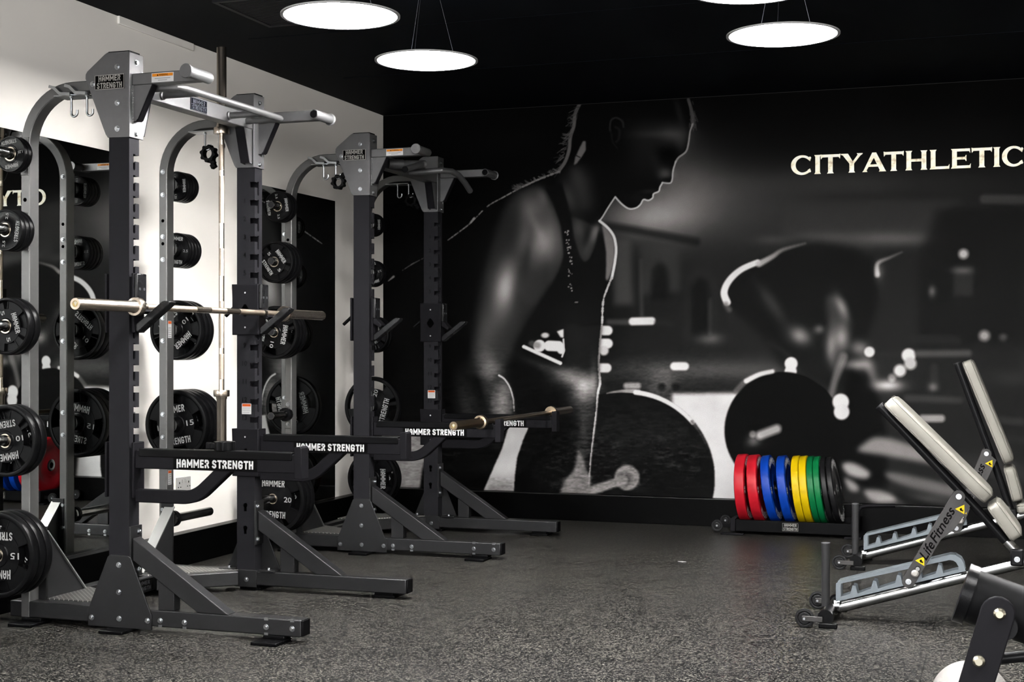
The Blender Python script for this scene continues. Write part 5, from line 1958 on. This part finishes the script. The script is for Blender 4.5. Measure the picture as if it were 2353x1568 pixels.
def bench(label, X, Y, back_a, back_b, low_a, low_b, piv, st, sb, tube_t, seat):
    """local frame: x along the bench, y=0 its middle plane"""
    B = thing('adjustable_bench', label, 'bench', (X, Y, 0))
    w_ = 0.28
    put_pad(B, 'back_pad', back_a, back_b, w_, 0.062, 1)
    put_pad(B, 'lower_back_pad', low_a, low_b, w_, 0.062, 1)
    put_pad(B, 'seat_pad', seat[0], seat[1], w_ + 0.03, 0.055, 1)
    tb = MB()
    tb.rod([(tube_t[0], 0, tube_t[1]), (low_a[0] - 0.030, 0, low_a[1] - 0.030), (piv[0], 0, piv[1] + 0.02)], 0.020, 20)
    bt = part('backrest_tube', tb, M_BTUBE, B)
    a = Vector((tube_t[0], 0, tube_t[1]))
    d = (a - Vector((low_a[0] - 0.03, 0, low_a[1] - 0.03))).normalized()
    part('tube_cap', MB().rod([tuple(a), tuple(a + d * 0.006)], 0.0205, 20), M_BPOST, bt)
    part('pivot_clamp', MB().box(piv[0] - 0.028, piv[0] + 0.028, -0.032, 0.032, piv[1] - 0.03, piv[1] + 0.045), M_BTUBE, B, bevel=0.008)
    pc = MB().rod([(piv[0] - 0.045, 0, piv[1] + 0.075), (piv[0] - 0.008, 0, piv[1] + 0.035)], 0.024, 20)
    part('clamp_ring', pc, M_CHROME, B)
    bolt(B, (piv[0], -0.032, piv[1]), 'y-')
    # inclined spine
    s0, s1 = Vector((3.668 - 3.57, 0, 0.050)), Vector((5.02 - 3.57, 0, 0.465))
    sp = MB()
    sp.sweep([tuple(s0), tuple(s1)], [(0.020 * math.cos(k * PI / 12), 0.026 * math.sin(k * PI / 12)) for k in range(24)])
    part('spine_tube', sp, M_CHROME, B)
    # rear cross tube with end caps, wheels
    part('rear_cross_tube', MB().rod([(0.085, -0.20, 0.050), (0.085, 0.20, 0.050)], 0.022, 20), M_BTUBE, B)
    for sy in (-1, 1):
        part('cross_tube_cap', MB().rod([(0.085, sy * 0.195, 0.048), (0.085, sy * 0.228, 0.048)], 0.034, 24), M_RUB, B)
        part('rubber_foot', MB().box(0.055, 0.135, sy * 0.215 - 0.018, sy * 0.215 + 0.018, 0.0, 0.022), M_RUB, B, bevel=0.004)
        wm = MB().lathe([(0.005, -0.011), (0.024, -0.011), (0.028, -0.006), (0.033, -0.010), (0.040, -0.009), (0.042, -0.004), (0.042, 0.004), (0.040, 0.009), (0.005, 0.009)], (-0.004, sy * 0.235, 0.042), 'y', 36, closed=True)
        wh = part('wheel', wm, MATS['grey_black_wheel'], B)
        part('axle_cap', MB().lathe([(0, -0.022), (0.005, -0.022), (0.006, -0.018), (0, -0.012)], (-0.004, sy * 0.235, 0.042), 'y', 16), M_ZINC, wh)
        part('wheel_arm', MB().box(-0.014, 0.075, sy * 0.235 - 0.017, sy * 0.235 - 0.012, 0.030, 0.054), M_STRAP, B, bevel=0.002)
    # upright handle at the rear
    ph = MB().rod([(0.060, 0, 0.060), (0.060, 0, 0.345)], 0.0195, 24)
    hp = part('rear_handle_post', ph, M_BPOST, B)
    part('post_cap', MB().rod([(0.060, 0, 0.345), (0.060, 0, 0.349)], 0.0205, 24), mat('grey_cap', (0.12, 0.12, 0.125, 1), 0.5), hp)
    part('clamp_collar', MB().lathe([(0.020, -0.012), (0.031, -0.012), (0.031, 0.012), (0.020, 0.012)], (0.112, 0, 0.064), 'x', 28, closed=True), M_CHROME, B)
    # ladder bracket
    def zl(x):
        return 0.088 + (x - 0.11) * 0.300
    L = MB()
    for y0 in (-0.042, 0.036):
        lo = [(0.110, zl(0.110)), (0.668, zl(0.668))]
        top = [(0.668, zl(0.668) + 0.016)]
        for tx in (0.56, 0.47, 0.385, 0.28, 0.19):
            top += [(tx + 0.016, zl(tx) + 0.019), (tx + 0.008, zl(tx) + 0.052), (tx - 0.006, zl(tx) + 0.054), (tx - 0.016, zl(tx) + 0.016)]
        top += [(0.110, zl(0.110) + 0.016)]
        L.prism(lo + top, y0, y0 + 0.006, 'xz')
        L.prism([(0.110, zl(0.11)), (0.132, zl(0.132)), (0.132, 0.176), (0.122, 0.180), (0.110, 0.167)], y0 + 0.0003, y0 + 0.0057, 'xz')
        L.prism([(0.112, 0.166), (0.604, 0.302), (0.604, 0.322), (0.122, 0.181), (0.110, 0.170)], y0 + 0.0006, y0 + 0.0054, 'xz')
        cr = [(0.604, 0.322), (0.632, 0.322), (0.652, 0.310), (0.664, 0.288), (0.670, zl(0.67)), (0.640, zl(0.64)), (0.640, 0.275), (0.630, 0.292), (0.618, 0.300), (0.604, 0.301)]
        L.prism(cr, y0 - 0.0004, y0 + 0.0064, 'xz')
    L.sweep([(0.122, 0, 0.181), (0.604, 0, 0.3235), (0.63, 0, 0.3235)], [(-0.042, -0.0015), (0.042, -0.0015), (0.042, 0.0015), (-0.042, 0.0015)])
    part('ladder_bracket', L, M_LADDER, B)
    # strap from ladder to backrest
    st_, sb_ = Vector((st[0], 0, st[1])), Vector((sb[0], 0, sb[1]))
    d = (st_ - sb_)
    Ls = d.length
    dn = d.normalized()
    nn = Vector((dn.z, 0, -dn.x))
    for y0 in (-0.054, 0.048):
        S_ = MB()
        pts = []
        rr = 0.028
        for k in range(9):
            a = PI * k / 8
            v = st_ + nn * rr * math.cos(a) + dn * rr * math.sin(a)
            pts.append((v.x, v.z))
        for k in range(9):
            a = PI + PI * k / 8
            v = sb_ + nn * rr * math.cos(a) + dn * rr * math.sin(a)
            pts.append((v.x, v.z))
        S_.prism(pts, y0, y0 + 0.006, 'xz')
        g0 = st_ + nn * rr * 0.9
        g1 = st_ + nn * 0.062 - dn * 0.012
        g2 = sb_ + dn * (Ls * 0.70) + nn * 0.055
        g3 = sb_ + dn * (Ls * 0.52) + nn * rr * 0.9
        S_.prism([(g0.x, g0.z), (g1.x, g1.z), (g2.x, g2.z), (g3.x, g3.z)], y0 + 0.0005, y0 + 0.0055, 'xz')
        sto = part('support_strap', S_, M_STRAP, B, bevel=0.001)
        if y0 < 0:
            bolt(sto, (st[0], y0, st[1]), 'y-')
            bolt(sto, (sb[0], y0, sb[1]), 'y-')
            kb = sb_ + dn * 0.048 + nn * 0.006
            part('lock_knob', MB().lathe([(0, -0.022), (0.010, -0.021), (0.016, -0.014), (0.016, -0.004), (0.012, 0), (0, 0)], (kb.x, y0, kb.z), 'y', 24), mat('pale_knob', (0.5, 0.48, 0.45, 1), 0.4), sto)
            part('lock_nut', MB().lathe([(0, -0.010), (0.009, -0.010), (0.012, 0), (0, 0)], (kb.x + dn.x * 0.024, y0, kb.z + dn.z * 0.024), 'y', 12), M_CHROME, sto)
            tx = MB()
            c = sb_ + dn * (Ls * 0.585)
            e1 = dn
            e2 = -nn
            text(tx, 'Life', 0.042, lambda u, v: tuple(c + e1 * (u - Ls * 0.205) + e2 * v + Vector((0, y0 - 0.0008, 0))), 0.078, 0.35)
            text(tx, 'Fitness', 0.040, lambda u, v: tuple(c + e1 * (u + Ls * 0.095) + e2 * v + Vector((0, y0 - 0.0008, 0))), 0.165, 0.35)
            part('lettering', tx, M_BLKPR, sto)
            for cc, fl in ((sb_ + dn * 0.105, 1), (st_ + nn * 0.034 - dn * 0.048, 1)):
                tr = MB()
                a = cc - dn * 0.0 + Vector((-0.024, 0, 0.004))
                tr.prism([(cc.x - 0.022, cc.z + 0.004), (cc.x + 0.017, cc.z - 0.018), (cc.x + 0.017, cc.z + 0.024)], y0 - 0.0008, y0, 'xz')
                tr.cur = 1
                for pp in ([(-0.004, 0.004), (0.003, -0.006), (0.008, -0.002), (0.006, 0.010), (0.0, 0.008)], [(0.007, -0.006), (0.012, -0.006), (0.012, 0.002), (0.009, 0.002)]):
                    tr.add([(cc.x + p_[0], y0 - 0.0012, cc.z + p_[1]) for p_ in pp], [tuple(range(len(pp)))])
                part('warning_triangle', tr, [M_YEL, M_BLKPR], sto)
    # front leg under the seat
    part('front_leg', MB().rod([(1.32, 0, 0.42), (1.36, 0, 0.05)], 0.024, 20), M_BTUBE, B)
    part('front_cross_tube', MB().rod([(1.36, -0.24, 0.030), (1.36, 0.24, 0.030)], 0.028, 20), M_BTUBE, B)
    return B


q = 3.57
bench('grey padded adjustable bench in front, backrest reclined at about forty-five degrees', q, 6.60,
      (3.893 - q, 0.985), (4.318 - q, 0.560), (4.328 - q, 0.545), (4.432 - q, 0.400), (4.454 - q, 0.316), (4.212 - q, 0.584), (3.998 - q, 0.198), (3.871 - q, 0.976),
      ((4.505 - q, 0.372), (4.90 - q, 0.395)))
q2 = 3.535
bench('grey padded adjustable bench farther back, backrest raised steeply', q2, 8.33,
      (4.178 - q2, 1.160), (4.400 - q2, 0.600), (4.396 - q2, 0.580), (4.444 - q2, 0.394), (4.440 - q2, 0.305), (4.308 - q2, 0.654), (4.149 - q2, 0.235), (4.153 - q2, 1.152),
      ((4.470 - q2, 0.335), (4.87 - q2, 0.40)))

# ------------------------------------------------------------------ machine at the lower right corner
FG = thing('leg_roller_machine', 'black tube machine with pale roller cut off in the bottom right corner', 'exercise machine', (4.50, 2.6, 0))
mb = MB()
ax0, ax1 = Vector((-0.165, 0, 0.808)), Vector((0.30, 0, 0.655))
dd = (ax1 - ax0).normalized()
mb.rod([tuple(ax0), tuple(ax1)], 0.047, 40)
tube = part('main_tube', mb, mat('black_gloss_tube', (0.006, 0.006, 0.0065, 1), 0.55, 0.0, spec=0.02), FG)
mb = MB().rod([tuple(ax0 - dd * 0.006), tuple(ax0 + dd * 0.012)], 0.053, 40)
part('end_flange', mb, M_RUB, tube)
bk = MB()
p0, p1 = Vector((-0.085, -0.075, 0.775)), Vector((-0.150, -0.075, 0.640))
p0 = Vector((-0.110, -0.070, 0.790))
p1 = Vector((-0.148, -0.070, 0.655))
d = (p0 - p1).normalized()
n_ = Vector((d.z, 0, -d.x))
pts = []
for k in range(9):
    a = PI * k / 8
    v = p0 + n_ * 0.028 * math.cos(a) + d * 0.028 * math.sin(a)
    pts.append((v.x, v.z))
for k in range(9):
    a = PI + PI * k / 8
    v = p1 - d * 0.03 + n_ * 0.028 * math.cos(a) + d * 0.028 * math.sin(a)
    pts.append((v.x, v.z))
bk.prism(pts, -0.078, -0.070, 'xz')
bko = part('bracket', bk, M_SLEEVE, FG, bevel=0.002)
for v in ((-0.107, 0.790), (-0.140, 0.708)):
    bm2 = MB().lathe([(0, -0.090), (0.006, -0.090), (0.010, -0.085), (0.010, -0.078), (0, -0.078)], (v[0], 0, v[1]), 'y', 16)
    part('bracket_bolt', bm2, mat('brassy_bolt', (0.45, 0.42, 0.33, 1), 0.3, 1.0), bko)
part('cross_link', MB().rod([(-0.120, 0.05, 0.685), (0.30, 0.05, 0.760)], 0.010, 16), M_BTUBE, FG)
part('bracket_hub', MB().rod([(-0.10, -0.070, 0.765), (-0.10, 0.0, 0.765)], 0.022, 24), M_BTUBE, FG)
mb = MB().lathe([(0, -0.20), (0.056, -0.20), (0.069, -0.19), (0.074, -0.17), (0.074, 0.17), (0.069, 0.19), (0, 0.20)], (-0.160, 0.07, 0.567), 'y', 48)
part('foam_roller', mb, M_FOAM, FG)
part('axle', MB().rod([(-0.160, -0.13, 0.567), (-0.160, 0.30, 0.567)], 0.012, 16), M_CHROME, FG)
part('floor_post', MB().rod([(0.30, 0, 0.70), (0.30, 0, 0.03)], 0.04, 24), M_BTUBE, FG)
part('floor_foot', MB().box(0.10, 0.50, -0.25, 0.25, 0, 0.03), M_BTUBE, FG, bevel=0.005)

# fixture for the added spot, put in unseen to brighten the wall lettering
SF = thing('added_spotlight', 'added black ceiling spotlight, unseen, that brightens the wall lettering', 'spotlight', (5.55, 7.0, 0))
part('canister', MB().lathe([(0.045, -0.14), (0.045, -0.02), (0.040, -0.02), (0.040, -0.135)], (0, 0, 0), 'z', 32, closed=True), M_BLACK, SF)
SF.children[0].location = spo.location - Vector((5.55, 7.0, 0))
SF.children[0].rotation_euler = spo.rotation_euler
SF.children[0].data.transform(Matrix.Rotation(PI, 4, 'X'))
part('ceiling_stem', MB().rod([(0, 0, 2.88), (0, 0, RH)], 0.012, 12), M_BLACK, SF)

# scrap of paper on the floor
sc_ = MB().prism([(-0.022, 0), (0.004, -0.010), (0.026, 0.004), (-0.002, 0.010)], 0.0005, 0.003, 'xy')
tag(part('paper_scrap', sc_, M_WHITE, None, loc=(2.635, 8.087, 0)), 'tiny white scrap lying alone on the dark open floor', 'litter')
